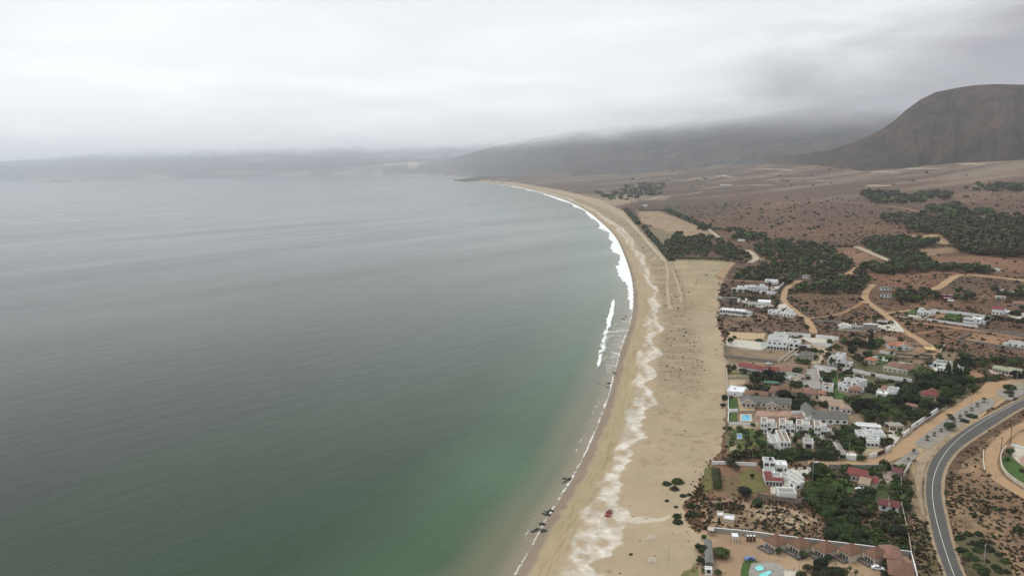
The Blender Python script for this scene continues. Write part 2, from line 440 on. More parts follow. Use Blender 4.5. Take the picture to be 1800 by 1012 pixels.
    w = ((1 - sst(sw, 3.5, 7.5)) * bw)[:, None]; col = col * (1 - w) + C(.235, .185, .135) * w
    w = (sst(sw, 3.5, 7.5) * (1 - sst(sw, 13, 17)) * bw)[:, None]; col = col * (1 - w) + C(.345, .272, .170) * w
    wr = np.abs(((sw + 1.6 * vnoise(al * 9, s * 0, 56)) % 2.7) / 2.7 - .5) * 2
    w = (sst(sw, 5.5, 7) * (1 - sst(sw, 15, 18)) * np.clip((fbm(al * 3, s / .9, 57, 3) - .50) * 5, 0, 1) * bw)[:, None]
    col = col * (1 - w * .5) + C(.155, .12, .055) * w * .75
    # crust: scalloped inland edge, streaky across
    sc_ = 28 + 7 * (vnoise(al * 2.3, al * 0, 60) - .5) * 2 + 3 * (vnoise(al * 8, al * 0, 61) - .5)
    inn = 13.5 + 7 * (vnoise(al * 3.1 + 9, al * 0, 62) - .35)
    k = sst(s, inn - 1.5, inn + 2) * (1 - sst(s, sc_ - .8, sc_ + .8))
    edge = sst(s, sc_ - 8, sc_ - 1)
    swirl = fbm(al * 4.5 + .6 * fbm(al * 9, s / 6, 66, 2), s / 5 + al * 1.5, 63, 5)
    patt = np.clip(.24 + .9 * edge + (swirl - .48) * 3.2, 0, 1)
    w = (k * patt * sst(tb, 1.5, 3) * (1 - sst(tb, 25.5, 27.5)))[:, None]
    crust = C(.70, .66, .585) * (1 - .22 * np.clip((fbm(x / 3.5, y / 3.5, 64, 3) - .45) * 3, 0, 1)[:, None])
    w = w * (.45 + .75 * np.clip((fbm(x / 2.2, y / 2.2, 67, 3) - .3) * 2, 0, 1))[:, None] * .78; col = col * (1 - w) + crust * w
    g = (k * np.clip((fbm(al * 5, s / 5, 65, 3) - .55) * 5, 0, 1) * (1 - edge) * (tb < 11) * bw)[:, None]
    col = col * (1 - g * .6) + C(.36, .35, .30) * g * .6
    sp = pip(x + (n3[:, 0] - .5) * 6, y, poly2([(1074,902),(1090,904),(1120,907),(1150,911),(1180,903),(1160,915),(1120,920),(1090,914)])); col[sp] = col[sp] * .5 + C(.60, .55, .46) * .5
    # pale dune on the far coast, far beach
    far_b = (tb >= 28) & (s < np.where(tb > 34, 550, 140)); col[far_b] = C(.42, .39, .33)
    hd = ((x - BUMPS[0][0][0]) ** 2 + (y - BUMPS[0][0][1]) ** 2 < 700 ** 2) & (s < 420) & (tb > 27.2) & (tb < 34)
    col[hd] = C(.07, .062, .045)
    c = BUMPS[1][0]; dn = (np.abs((x - c[0]) / 1000 + (fbm(x / 300, y / 300, 90, 3) - .5)) < .48) & (np.abs(y - c[1] + 300) < 1200)
    col[dn] = C(.62, .52, .38)
    bl = (s < 0); col[bl] = C(.20, .17, .11)
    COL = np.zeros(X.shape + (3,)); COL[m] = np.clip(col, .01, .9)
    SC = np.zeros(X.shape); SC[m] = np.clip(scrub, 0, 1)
    global SCRUB
    SCRUB = SC
    mat, nt, b = new_mat('earth_and_sand')
    a = attr(nt, 'cover'); sc = attr(nt, 'scrub'); v = pos(nt)
    f1 = ramp(nt, noise(nt, v, 0.35, 6, .62), [(.28, .80), (.72, 1.16)])
    vk = N(nt, 'ShaderNodeMath', {0: sc.outputs['Fac'], 1: 1.3, 2: .25}, operation='MULTIPLY_ADD', use_clamp=True).outputs[0]
    base = mixc(nt, vk, a.outputs['Color'], f1, 'MULTIPLY')
    f2 = ramp(nt, noise(nt, v, 2.2, 4, .6), [(.3, .88), (.7, 1.08)])
    base = mixc(nt, vk, base, f2, 'MULTIPLY')
    f3 = ramp(nt, noise(nt, v, .03, 7, .72), [(.36, .68), (.64, 1.22)]); base = mixc(nt, vk, base, f3, 'MULTIPLY')
    # low dry bushes too small to model
    nn = noise(nt, v, .23, 5, .68)
    thr = N(nt, 'ShaderNodeMath', {0: sc.outputs['Fac'], 1: .42, 2: .0}, operation='MULTIPLY_ADD')
    th2 = N(nt, 'ShaderNodeMath', {0: .66, 1: thr.outputs[0]}, operation='SUBTRACT')
    df = N(nt, 'ShaderNodeMath', {0: nn, 1: th2.outputs[0]}, operation='SUBTRACT')
    ml = N(nt, 'ShaderNodeMath', {0: df.outputs[0], 1: 9.0}, operation='MULTIPLY', use_clamp=True)
    ml2 = N(nt, 'ShaderNodeMath', {0: ml.outputs[0], 1: .62}, operation='MULTIPLY')
    dk = mixc(nt, ramp(nt, noise(nt, v, .05, 3), [(.4, 0.), (.6, 1.)]), (.048, .042, .024), (.070, .044, .030))
    base = mixc(nt, ml2.outputs[0], base, dk)
    nt.links.new(base, b.inputs['Base Color'])
    b.inputs['Roughness'].default_value = .95; b.inputs['Specular IOR Level'].default_value = .15
    bp = N(nt, 'ShaderNodeBump', {'Height': noise(nt, v, .8, 4), 'Strength': .25, 'Distance': .3})
    nt.links.new(bp.outputs[0], b.inputs['Normal'])
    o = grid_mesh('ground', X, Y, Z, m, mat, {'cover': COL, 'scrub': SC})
    tag(o, kind='structure')
build_ground()

# ================================================================== SEA
def build_sea():
    X, Y, S, T = GX, GY, GS, GT
    m = S < 12
    s = -S
    x = X; y = Y
    jx = x + (fbm(x / 6, y / 6, 121, 3) - .5) * 7; jy = y + (fbm(x / 6, y / 6, 131, 3) - .5) * 7
    deep = np.array([.009, .017, .008]); mid = np.array([.022, .046, .022]); grn = np.array([.044, .086, .042]); shal = np.array([.125, .130, .080]); wet = np.array([.22, .185, .13])
    ssn = s + (fbm(x / 45, y / 45, 41, 3) - .5) * 30 * sst(s, 5, 60)
    col = np.zeros(X.shape + (3,))
    def lerp(a, b, w): return a * (1 - w[..., None]) + b * w[..., None]
    col = lerp(wet * np.ones_like(col), shal, sst(ssn, 0, 12))
    dk = np.clip(GD / 900, 1, 3); col = lerp(col, grn, sst(ssn, 12, 34)); col = lerp(col, mid, sst(ssn, 34, 100 * dk)); col = lerp(col, deep, sst(ssn, 90 * dk, 330 * dk))
    foam = np.zeros(X.shape)
    # thin swash line all along, wide surf on the far half of the beach
    ks = np.array([0, 3, 5, 7, 9, 11, 13, 15, 16, 17, 18, 19, 20, 21, 22, 23, 24, 25, 26, 27, 28, 33, 34, 36, 42])
    wd = np.array([.8, .8, .9, 1.1, 1.2, 1.2, 1.2, 2, 5, 13, 24, 24, 30, 32, 38, 42, 45, 55, 60, 40, 20, 40, 60, 90, 60])
    wv = np.interp(T, ks, np.where(wd > 12, wd * .62, wd)) * (.45 + 1.1 * vnoise(T * 5.3, T * 0, 140))
    foam = np.maximum(foam, (1 - sst(s, wv * .7, wv * 1.15)) * np.interp(T, ks, np.where(wd > 12, .76, .58)))
    # second thin line off the wet sand
    l2 = np.abs(s - 4.5 - 2.5 * vnoise(T * 4, T * 0, 141)); foam = np.maximum(foam, .48 * (1 - sst(l2, .4, 1.3)) * (T < 12) * (vnoise(T * 7, T * 0, 142) > .45))
    rise = np.zeros(X.shape)
    def fp(pp, val):
        a_, b_ = (x + (jx - x) * .35, y + (jy - y) * .35) if val >= 1 else (jx, jy)
        ins = pip(a_, b_, [tuple(q) for q in flat([p[0] for p in pp], [p[1] for p in pp])])
        foam[ins] = np.maximum(foam[ins], val)
        if val >= 1: rise[ins] = .5 + .7 * vnoise(x[ins] / 3, y[ins] / 5, 150)
    fp([(1077,526),(1082,530),(1079,548),(1076,562),(1071,577),(1065,579),(1067,562),(1072,545)], 1.0)
    fp([(1054,622),(1058,624),(1055,642),(1049,647),(1050,636)], 1.0)
    fp([(1065,578),(1070,578),(1060,622),(1052,622)], .66)
    fp([(1068,582),(1095,560),(1106,560),(1104,580),(1092,612),(1082,650),(1072,660),(1062,650),(1056,620)], .50)
    fp([(1082,470),(1098,452),(1108,478),(1113,505),(1113,540),(1107,545),(1103,500),(1090,490)], .78)
    # kelp and rocks seen under the shallows
    kp = np.zeros(X.shape)
    for (a, b, w, h) in [(357,437,8,1.2),(575,463,8,1.3),(1070,680,7,2),(880,350,0,0)]:
        if w:
            c = flat(a, b)[0]; e = flat(a + w, b)[0]; f = flat(a, b - h)[0]
            rx = np.linalg.norm(e - c); ry = np.linalg.norm(f - c)
            kp = np.maximum(kp, 1 - sst(((x - c[0]) / rx) ** 2 + ((y - c[1]) / ry) ** 2, .4, 1.1))
    col = lerp(col, np.array([.008, .012, .01]), kp * .9)
    # bright sandy shoal under the near water
    c = flat(880, 828)[0]; w = np.exp(-(((x - c[0]) / 22) ** 2 + ((y - c[1]) / 30) ** 2)); col = lerp(col, np.array([.055, .125, .065]), w * .6)
    mat, nt, b = new_mat('sea_water')
    a1 = attr(nt, 'body'); a2 = attr(nt, 'foam')
    A0 = flat(0, 840)[0]; A1 = flat(300, 758)[0]; ang = math.atan2(A1[1] - A0[1], A1[0] - A0[0])
    v = pos(nt, (1, 1, 1), -ang)                      # x along the crests
    v1 = N(nt, 'ShaderNodeMapping', {0: v}); v1.inputs['Scale'].default_value = (.30, 1, 1)
    v2 = N(nt, 'ShaderNodeMapping', {0: v}); v2.inputs['Scale'].default_value = (.16, 1, 1)
    w1 = noise(nt, v1.outputs[0], .60, 5, .65); w2 = noise(nt, v1.outputs[0], .09, 3, .5); w3 = noise(nt, v2.outputs[0], .0065, 4, .55)
    hsum = N(nt, 'ShaderNodeMath', {0: w2, 1: 1.6, 2: w1}, operation='MULTIPLY_ADD')
    slick = ramp(nt, w3, [(.36, .72), (.62, 1.15)])
    bs = N(nt, 'ShaderNodeMath', {0: slick, 1: .17}, operation='MULTIPLY')
    bp = N(nt, 'ShaderNodeBump', {'Height': hsum.outputs[0], 'Strength': bs.outputs[0], 'Distance': 1.0})
    rg = ramp(nt, w3, [(.36, .09), (.62, .16)])
    pv = pos(nt)
    fa = noise(nt, pv, .55, 6, .7, .6); fb = noise(nt, pv, .07, 5, .7, .8)
    fn = N(nt, 'ShaderNodeMath', {0: fb, 1: .55, 2: N(nt, 'ShaderNodeMath', {0: fa, 1: .45}, operation='MULTIPLY').outputs[0]}, operation='MULTIPLY_ADD').outputs[0]
    th = N(nt, 'ShaderNodeMath', {0: 1.0, 1: a2.outputs['Fac']}, operation='SUBTRACT')
    th = N(nt, 'ShaderNodeMath', {0: th.outputs[0], 1: .8, 2: .12}, operation='MULTIPLY_ADD')
    fd = N(nt, 'ShaderNodeMath', {0: fn, 1: th.outputs[0]}, operation='SUBTRACT')
    fm = N(nt, 'ShaderNodeMath', {0: fd.outputs[0], 1: 7.0}, operation='MULTIPLY', use_clamp=True)
    gate = N(nt, 'ShaderNodeMath', {0: a2.outputs['Fac'], 1: .02}, operation='GREATER_THAN')
    fm = N(nt, 'ShaderNodeMath', {0: fm.outputs[0], 1: gate.outputs[0]}, operation='MULTIPLY')
    bc = mixc(nt, fm.outputs[0], a1.outputs['Color'], (.80, .82, .80))
    nt.links.new(bc, b.inputs['Base Color'])
    rr = mixc(nt, fm.outputs[0], rg, .9); nt.links.new(rr, b.inputs['Roughness'])
    b.inputs['IOR'].default_value = 1.22; b.inputs['Specular IOR Level'].default_value = .5
    nt.links.new(bp.outputs[0], b.inputs['Normal'])
    o = grid_mesh('sea', X, Y, rise, m, mat, {'body': col, 'foam': np.clip(foam, 0, 1)})
    tag(o, kind='structure')
build_sea()

# ================================================================== HILLS
def hill(name, crest, D, foot, seed, cols=(.10, .075, .055), cols2=(.06, .058, .04), fade=None, gully=.10, power=1.25, nr=90):
    px = np.linspace(crest[0][0], crest[-1][0], 420)
    py = np.interp(px, [c[0] for c in crest], [c[1] for c in crest])
    Dp = np.interp(px, [c[0] for c in crest], [c[2] if len(c) > 2 else D for c in crest])
    foot = np.full(len(px), foot) if foot is not None else np.interp(px, [c[0] for c in crest], [c[3] for c in crest])
    d = rays(px, py)
    cx = d[:, 0] * Dp; cy = d[:, 1] * Dp; cz = H + d[:, 2] * Dp
    u = np.concatenate([np.linspace(-.35, 0, 12)[:-1], np.linspace(0, 1, nr)])
    U, I = np.meshgrid(u, np.arange(len(px)), indexing='ij')
    rr = 1 - U * (1 - foot[None])                             # horizontal distance factor
    x = cx[None] * rr; y = cy[None] * rr
    base = -60.0
    t = np.clip(1 - np.abs(U) * np.where(U < 0, 1.6, 1), 0, 1)
    prof = t ** power
    g = fbm(I / 9.0 + 1.5 * fbm(I / 30., U * 3, seed + 5, 2), U * 2.2, seed, 5) - .5
    g2 = 1 - np.abs(2 * fbm(I / 22., U * 1.2, seed + 9, 4) - 1) * 2
    amp = np.sin(np.clip(t, 0, 1) * math.pi) ** .7
    z = base + (cz[None] - base) * (prof + gully * amp * g + gully * .7 * amp * (g2 - .3))
    z = z + (fbm(I / 3.5, U * 40, seed + 2, 3) - .5) * (cz[None] - base) * .018 * (np.abs(U) > .004)
    mat, nt, b = new_mat(name + '_slope')
    v = pos(nt)
    c = mixc(nt, ramp(nt, noise(nt, v, .0035, 8, .7), [(.42, 0.), (.58, 1.)]), cols, cols2)
    c = mixc(nt, 1.0, c, ramp(nt, noise(nt, v, .012, 7, .75), [(.38, .55), (.62, 1.35)]), 'MULTIPLY')
    nt.links.new(c, b.inputs['Base Color']); b.inputs['Roughness'].default_value = 1.0; b.inputs['Specular IOR Level'].default_value = .1
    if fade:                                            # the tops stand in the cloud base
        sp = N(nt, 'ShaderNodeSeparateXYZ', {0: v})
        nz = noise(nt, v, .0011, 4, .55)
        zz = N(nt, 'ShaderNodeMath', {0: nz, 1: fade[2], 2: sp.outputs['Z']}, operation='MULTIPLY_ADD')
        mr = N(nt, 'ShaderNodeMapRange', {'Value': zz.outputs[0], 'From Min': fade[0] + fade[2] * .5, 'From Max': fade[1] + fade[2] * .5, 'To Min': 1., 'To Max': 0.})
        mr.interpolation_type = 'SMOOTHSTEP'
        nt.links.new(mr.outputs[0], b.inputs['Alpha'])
    o = grid_mesh(name, x, y, z, np.ones(x.shape, bool), mat, {})
    tag(o, kind='structure'); return o
hill('hill', [(1180,302,8600,.86),(1260,291,7600,.86),(1330,281,6600,.84),(1400,272,5700,.82),(1455,264,5100,.81),(1495,253,4850,.8),(1525,240,4750,.8),(1550,227,4700,.8),(1571,213,4700,.8),(1592,194,4700,.8),(1618,175,4700,.8),(1645,162,4700,.8),(1680,155,4700,.8),(1712,150,4700,.8),(1750,148,4700,.8),(1800,149,4700,.8),(1880,150,4700,.8),(2000,165,4700,.8),(2200,215,4700,.8),(2400,290,4700,.8)],
     4700, None, 201, (.078,.052,.038), (.042,.038,.028), gully=.17, power=1.15)
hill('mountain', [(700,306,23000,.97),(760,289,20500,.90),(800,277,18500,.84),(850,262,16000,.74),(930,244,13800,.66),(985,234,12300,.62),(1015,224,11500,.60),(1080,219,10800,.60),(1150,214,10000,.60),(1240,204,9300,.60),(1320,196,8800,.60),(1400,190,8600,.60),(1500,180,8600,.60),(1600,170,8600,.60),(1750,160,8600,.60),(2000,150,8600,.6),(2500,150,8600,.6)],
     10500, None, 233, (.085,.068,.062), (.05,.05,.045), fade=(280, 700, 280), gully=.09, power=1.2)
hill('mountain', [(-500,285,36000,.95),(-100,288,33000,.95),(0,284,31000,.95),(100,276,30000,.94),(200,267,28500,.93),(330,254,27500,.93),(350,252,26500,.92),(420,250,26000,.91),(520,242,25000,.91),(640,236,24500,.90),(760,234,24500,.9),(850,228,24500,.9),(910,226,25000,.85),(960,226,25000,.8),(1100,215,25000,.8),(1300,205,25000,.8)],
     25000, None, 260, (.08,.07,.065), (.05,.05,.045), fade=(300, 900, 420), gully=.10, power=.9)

# ================================================================== SHARED MATERIALS
def M_tile(name, col, col2):
    if name in _mats: return _mats[name]
    m, nt, b = new_mat(name); v = pos(nt)
    c = mixc(nt, ramp(nt, noise(nt, v, .5, 5, .65), [(.35, 0.), (.65, 1.)]), col, col2)
    w = nt.nodes.new('ShaderNodeTexWave'); nt.links.new(v, w.inputs['Vector']); w.inputs['Scale'].default_value = 1.1; w.inputs['Distortion'].default_value = .8
    c = mixc(nt, 1.0, c, ramp(nt, w.outputs['Fac'], [(0., .82), (1., 1.08)]), 'MULTIPLY')
    c = mixc(nt, 1.0, c, ramp(nt, noise(nt, v, 4.0, 2), [(.3, .8), (.7, 1.12)]), 'MULTIPLY')
    nt.links.new(c, b.inputs['Base Color']); b.inputs['Roughness'].default_value = .85; b.inputs['Specular IOR Level'].default_value = .2
    _mats[name] = m; return m
WHITE = surf('white_render', (.80, .805, .79), .08, .35, .8, 1.5, col2=(.70, .70, .68))
CREAM = surf('cream_render', (.62, .56, .45), .12, .35, .85, 1.5)
PINK = surf('pink_render', (.55, .40, .35), .12, .35, .85, 1.5)
GREYW = surf('grey_render', (.36, .35, .33), .15, .35, .85, 1.5)
BLOCKW = surf('block_wall', (.30, .275, .235), .25, .5, .95, 2.5)
STONE = surf('stone_wall', (.30, .25, .20), .35, .6, .95, 2.5)
BROWNW = surf('brown_timber', (.12, .07, .045), .3, .6, .8, 2.5)
PALEG = surf('pale_grey_deck', (.42, .43, .40), .2, .3, .9, 1.2)
TAND = surf('tan_gravel_roof', (.33, .27, .21), .2, .5, .95, 2.0)
GREEND = surf('green_grey_roof', (.26, .30, .24), .2, .4, .9, 1.2)
CREAMD = surf('cream_paving', (.56, .52, .43), .12, .25, .9, 1.5)
SANDP = surf('sandy_yard', (.44, .35, .225), .2, .15, .95, 1.2)
BRICKP = surf('brick_paving', (.30, .20, .14), .2, .4, .95, 2.0)
TERRP = surf('terracotta_paving', (.42, .27, .20), .15, .4, .95, 2.0)
GREYP = surf('grey_paving', (.34, .315, .28), .15, .4, .95, 2.0)
LAWN = surf('mown_lawn', (.060, .118, .024), .3, .25, .95, 2.5, col2=(.048, .080, .022))
LAWN2 = surf('olive_lawn', (.12, .125, .035), .35, .15, .95, 2.0, col2=(.15, .12, .05))
GRAVEL = surf('grey_gravel', (.285, .262, .225), .15, .25, .98, 2.5)
DIRT = surf('packed_dirt', (.40, .265, .145), .22, .10, .98, 1.2, col2=(.33, .215, .125))
DIRT2 = surf('reddish_dirt', (.34, .20, .115), .22, .10, .98, 1.2)
PALED = surf('pale_dirt', (.50, .42, .30), .2, .10, .98, 1.2)
R_RED = M_tile('red_roof', (.225, .062, .056), (.18, .058, .05))
R_ORG = M_tile('orange_tile', (.40, .17, .095), (.32, .14, .09))
R_BRN = M_tile('brown_tile', (.225, .125, .080), (.165, .095, .066))
R_PNK = M_tile('faded_tile', (.29, .155, .115), (.22, .125, .095))
R_GRY = M_tile('grey_shingle', (.17, .165, .145), (.125, .125, .11))
R_TAN = M_tile('tan_tile', (.38, .29, .20), (.30, .22, .16))
R_MAR = M_tile('maroon_roof', (.17, .055, .055), (.12, .045, .045))
R_OLV = M_tile('olive_roof', (.36, .37, .25), (.28, .29, .20))
SHEET = surf('white_sheet', (.80, .81, .82), .05, .3, .5, 1.0)
GREENT = surf('green_netting', (.10, .21, .15), .2, .5, .9, 2.0)
YELT = surf('yellow_canvas', (.60, .45, .22), .1, .5, .9, 2.0)
WOOD = surf('grey_wood', (.22, .20, .175), .25, 1., .9, 3.0)
CONC = surf('pole_concrete', (.42, .40, .36), .15, 1., .9, 3.0)
DARKM = surf('dark_metal', (.03, .032, .035), .2, 1., .5, 3.0)
TRUNK = surf('bark', (.085, .06, .042), .3, 1., .95, 3.0)
def glass_mat():
    m, nt, b = new_mat('window_glass'); b.inputs['Base Color'].default_value = (.025, .03, .035, 1)
    b.inputs['Roughness'].default_value = .12; b.inputs['Specular IOR Level'].default_value = .6; return m
GLASS = glass_mat()
def pool_mat(name, c):
    m, nt, b = new_mat(name); v = pos(nt)
    cc = mixc(nt, ramp(nt, noise(nt, v, .5, 3), [(.35, 0.), (.65, 1.)]), c, tuple(q * .8 for q in c))
    nt.links.new(cc, b.inputs['Base Color']); b.inputs['Roughness'].default_value = .08
    bp = N(nt, 'ShaderNodeBump', {'Height': noise(nt, v, 3.0, 2), 'Strength': .08, 'Distance': .2}); nt.links.new(bp.outputs[0], b.inputs['Normal'])
    return m
POOLB = pool_mat('blue_pool_water', (.06, .42, .62)); POOLC = pool_mat('cyan_pool_water', (.22, .66, .64)); POOLG = pool_mat('green_pool_water', (.22, .36, .28))
def leaf_mat(name, a, b_, c):
    m, nt, b = new_mat(name)
    g = nt.nodes.new('ShaderNodeNewGeometry'); oi = nt.nodes.new('ShaderNodeObjectInfo')
    k = ramp(nt, g.outputs['Random Per Island'], [(0., a), (.55, b_), (1., c)])
    v = pos(nt); k = mixc(nt, 1.0, k, ramp(nt, noise(nt, v, .45, 3), [(.3, .62), (.7, 1.3)]), 'MULTIPLY')
    k = mixc(nt, 1.0, k, ramp(nt, oi.outputs['Random'], [(0., (.72, .78, .80)), (.5, (1., 1., 1.)), (1., (1.28, 1.12, .95))]), 'MULTIPLY')
    nt.links.new(k, b.inputs['Base Color']); b.inputs['Roughness'].default_value = .75; b.inputs['Specular IOR Level'].default_value = .2
    return m
L_DARK = leaf_mat('dark_leaves', (0.0172, 0.0265, 0.0117), (0.033, 0.049, 0.0187), (0.070, 0.092, 0.035))
L_MID = leaf_mat('green_leaves', (0.024, 0.044, 0.014), (0.047, 0.080, 0.025), (0.10, 0.145, 0.046))
L_DRY = leaf_mat('dry_leaves', (0.0351, 0.0328, 0.0218), (0.0585, 0.0546, 0.0351), (0.0858, 0.078, 0.0484))
L_RUST = leaf_mat('rusty_leaves', (0.0351, 0.0218, 0.0156), (0.0585, 0.0328, 0.0218), (0.0858, 0.0484, 0.0312))
L_BLK = leaf_mat('black_green_leaves', (0.0125, 0.0156, 0.0109), (0.0211, 0.0265, 0.0172), (0.0328, 0.0374, 0.0234))

# ================================================================== GEOMETRY BUILDERS
class MB:
    def __init__(s): s.v = []; s.f = []; s.mi = []
    def add(s, vs, fs, mi=0):
        o = len(s.v); s.v += [tuple(q) for q in vs]; s.f += [tuple(o + i for i in f) for f in fs]; s.mi += [mi] * len(fs)
    def box(s, x0, x1, y0, y1, z0, z1, mi=0, bottom=True):
        vs = [(x0,y0,z0),(x1,y0,z0),(x1,y1,z0),(x0,y1,z0),(x0,y0,z1),(x1,y0,z1),(x1,y1,z1),(x0,y1,z1)]
        fs = [(4,5,6,7),(0,1,5,4),(1,2,6,5),(2,3,7,6),(3,0,4,7)] + ([(3,2,1,0)] if bottom else [])
        s.add(vs, fs, mi)
    def tube(s, p0, p1, r0, r1, n=8, mi=0, cap=True):
        p0 = Vector(p0); p1 = Vector(p1); d = (p1 - p0).normalized()
        a = d.orthogonal().normalized(); b = d.cross(a)
        vs = [tuple(p + (a * math.cos(t) + b * math.sin(t)) * r) for p, r in ((p0, r0), (p1, r1)) for t in [2 * math.pi * k / n for k in range(n)]]
        fs = [(k, (k + 1) % n, n + (k + 1) % n, n + k) for k in range(n)]
        if cap: fs += [tuple(range(n, 2 * n)), tuple(range(n - 1, -1, -1))]
        s.add(vs, fs, mi)
    def build(s, name, mat, parent=None, smooth=False):
        o = mesh_obj(name, s.v, s.f, mat, parent, smooth)
        if any(s.mi): o.data.polygons.foreach_set('material_index', s.mi)
        return o
def hz(x, y): return float(height([x], [y])[0])
def mpp(px, py):
    p = P1(px, py); v = Vector((p[0], p[1], p[2] - H)); return v.dot(CF) / FPX

def hip_roof(mb, x0, x1, y0, y1, z, rise, ov=.5, th=.18):
    X0, X1, Y0, Y1 = x0 - ov, x1 + ov, y0 - ov, y1 + ov
    w = X1 - X0; d = Y1 - Y0
    if w >= d: r0 = (X0 + d / 2, (Y0 + Y1) / 2); r1 = (X1 - d / 2 + .01, (Y0 + Y1) / 2)
    else: r0 = ((X0 + X1) / 2, Y0 + w / 2); r1 = ((X0 + X1) / 2, Y1 - w / 2 + .01)
    vs = [(X0,Y0,z),(X1,Y0,z),(X1,Y1,z),(X0,Y1,z),(X0,Y0,z+th),(X1,Y0,z+th),(X1,Y1,z+th),(X0,Y1,z+th),(*r0, z+th+rise),(*r1, z+th+rise)]
    if w >= d: fs = [(4,5,9,8),(6,7,8,9),(7,4,8),(5,6,9)]
    else: fs = [(4,5,8),(6,7,9),(7,4,8,9),(5,6,9,8)]
    mb.add(vs, fs + [(3,2,1,0),(0,1,5,4),(1,2,6,5),(2,3,7,6),(3,0,4,7)])
def gable_roof(mb, x0, x1, y0, y1, z, rise, ov=.5, th=.18, along='x'):
    X0, X1, Y0, Y1 = x0 - ov, x1 + ov, y0 - ov, y1 + ov
    if along == 'x':
        pr = [(Y0, z), (Y0, z + th), ((Y0 + Y1) / 2, z + th + rise), (Y1, z + th), (Y1, z), ((Y0 + Y1) / 2, z + rise)]
        vs = [(X0, a, b) for a, b in pr] + [(X1, a, b) for a, b in pr]
    else:
        pr = [(X0, z), (X0, z + th), ((X0 + X1) / 2, z + th + rise), (X1, z + th), (X1, z), ((X0 + X1) / 2, z + rise)]
        vs = [(a, Y0, b) for a, b in pr] + [(a, Y1, b) for a, b in pr]
    fs = [(0,1,2,5),(5,2,3,4),(6,11,8,7),(11,10,9,8)] + [(k, k + 6, (k + 1) % 6 + 6, (k + 1) % 6) for k in range(6)]
    mb.add(vs, fs)
def window(parent, x0, x1, z0, z1, y, side='f', frame=WHITE, fr=.10):
    """frame ring 6 cm proud of the wall with its pane as a child; side f: facade y, l: facade x"""
    def T(u, v, w): return (u, v, w) if side == 'f' else (v, -u, w)
    mb = MB(); p = .06
    for a, b, c, d in ((x0 - fr, x1 + fr, z1, z1 + fr), (x0 - fr, x1 + fr, z0 - fr, z0), (x0 - fr, x0, z0, z1), (x1, x1 + fr, z0, z1)):
        vs = [T(u, v, w) for w in (c, d) for u, v in ((a, y - p), (b, y - p), (b, y + .02), (a, y + .02))]
        mb.add(vs, [(0,1,5,4),(4,5,6,7),(3,2,1,0),(1,2,6,5),(3,0,4,7)])
    o = mb.build('window', frame, parent)
    m2 = MB(); vs = [T(u, v, w) for w in (z0, z1) for u, v in ((x0, y - .025), (x1, y - .025), (x1, y + .02), (x0, y + .02))]
    m2.add(vs, [(0,1,5,4)]); m2.build('pane', GLASS, o)
    return o
HOUSES = []
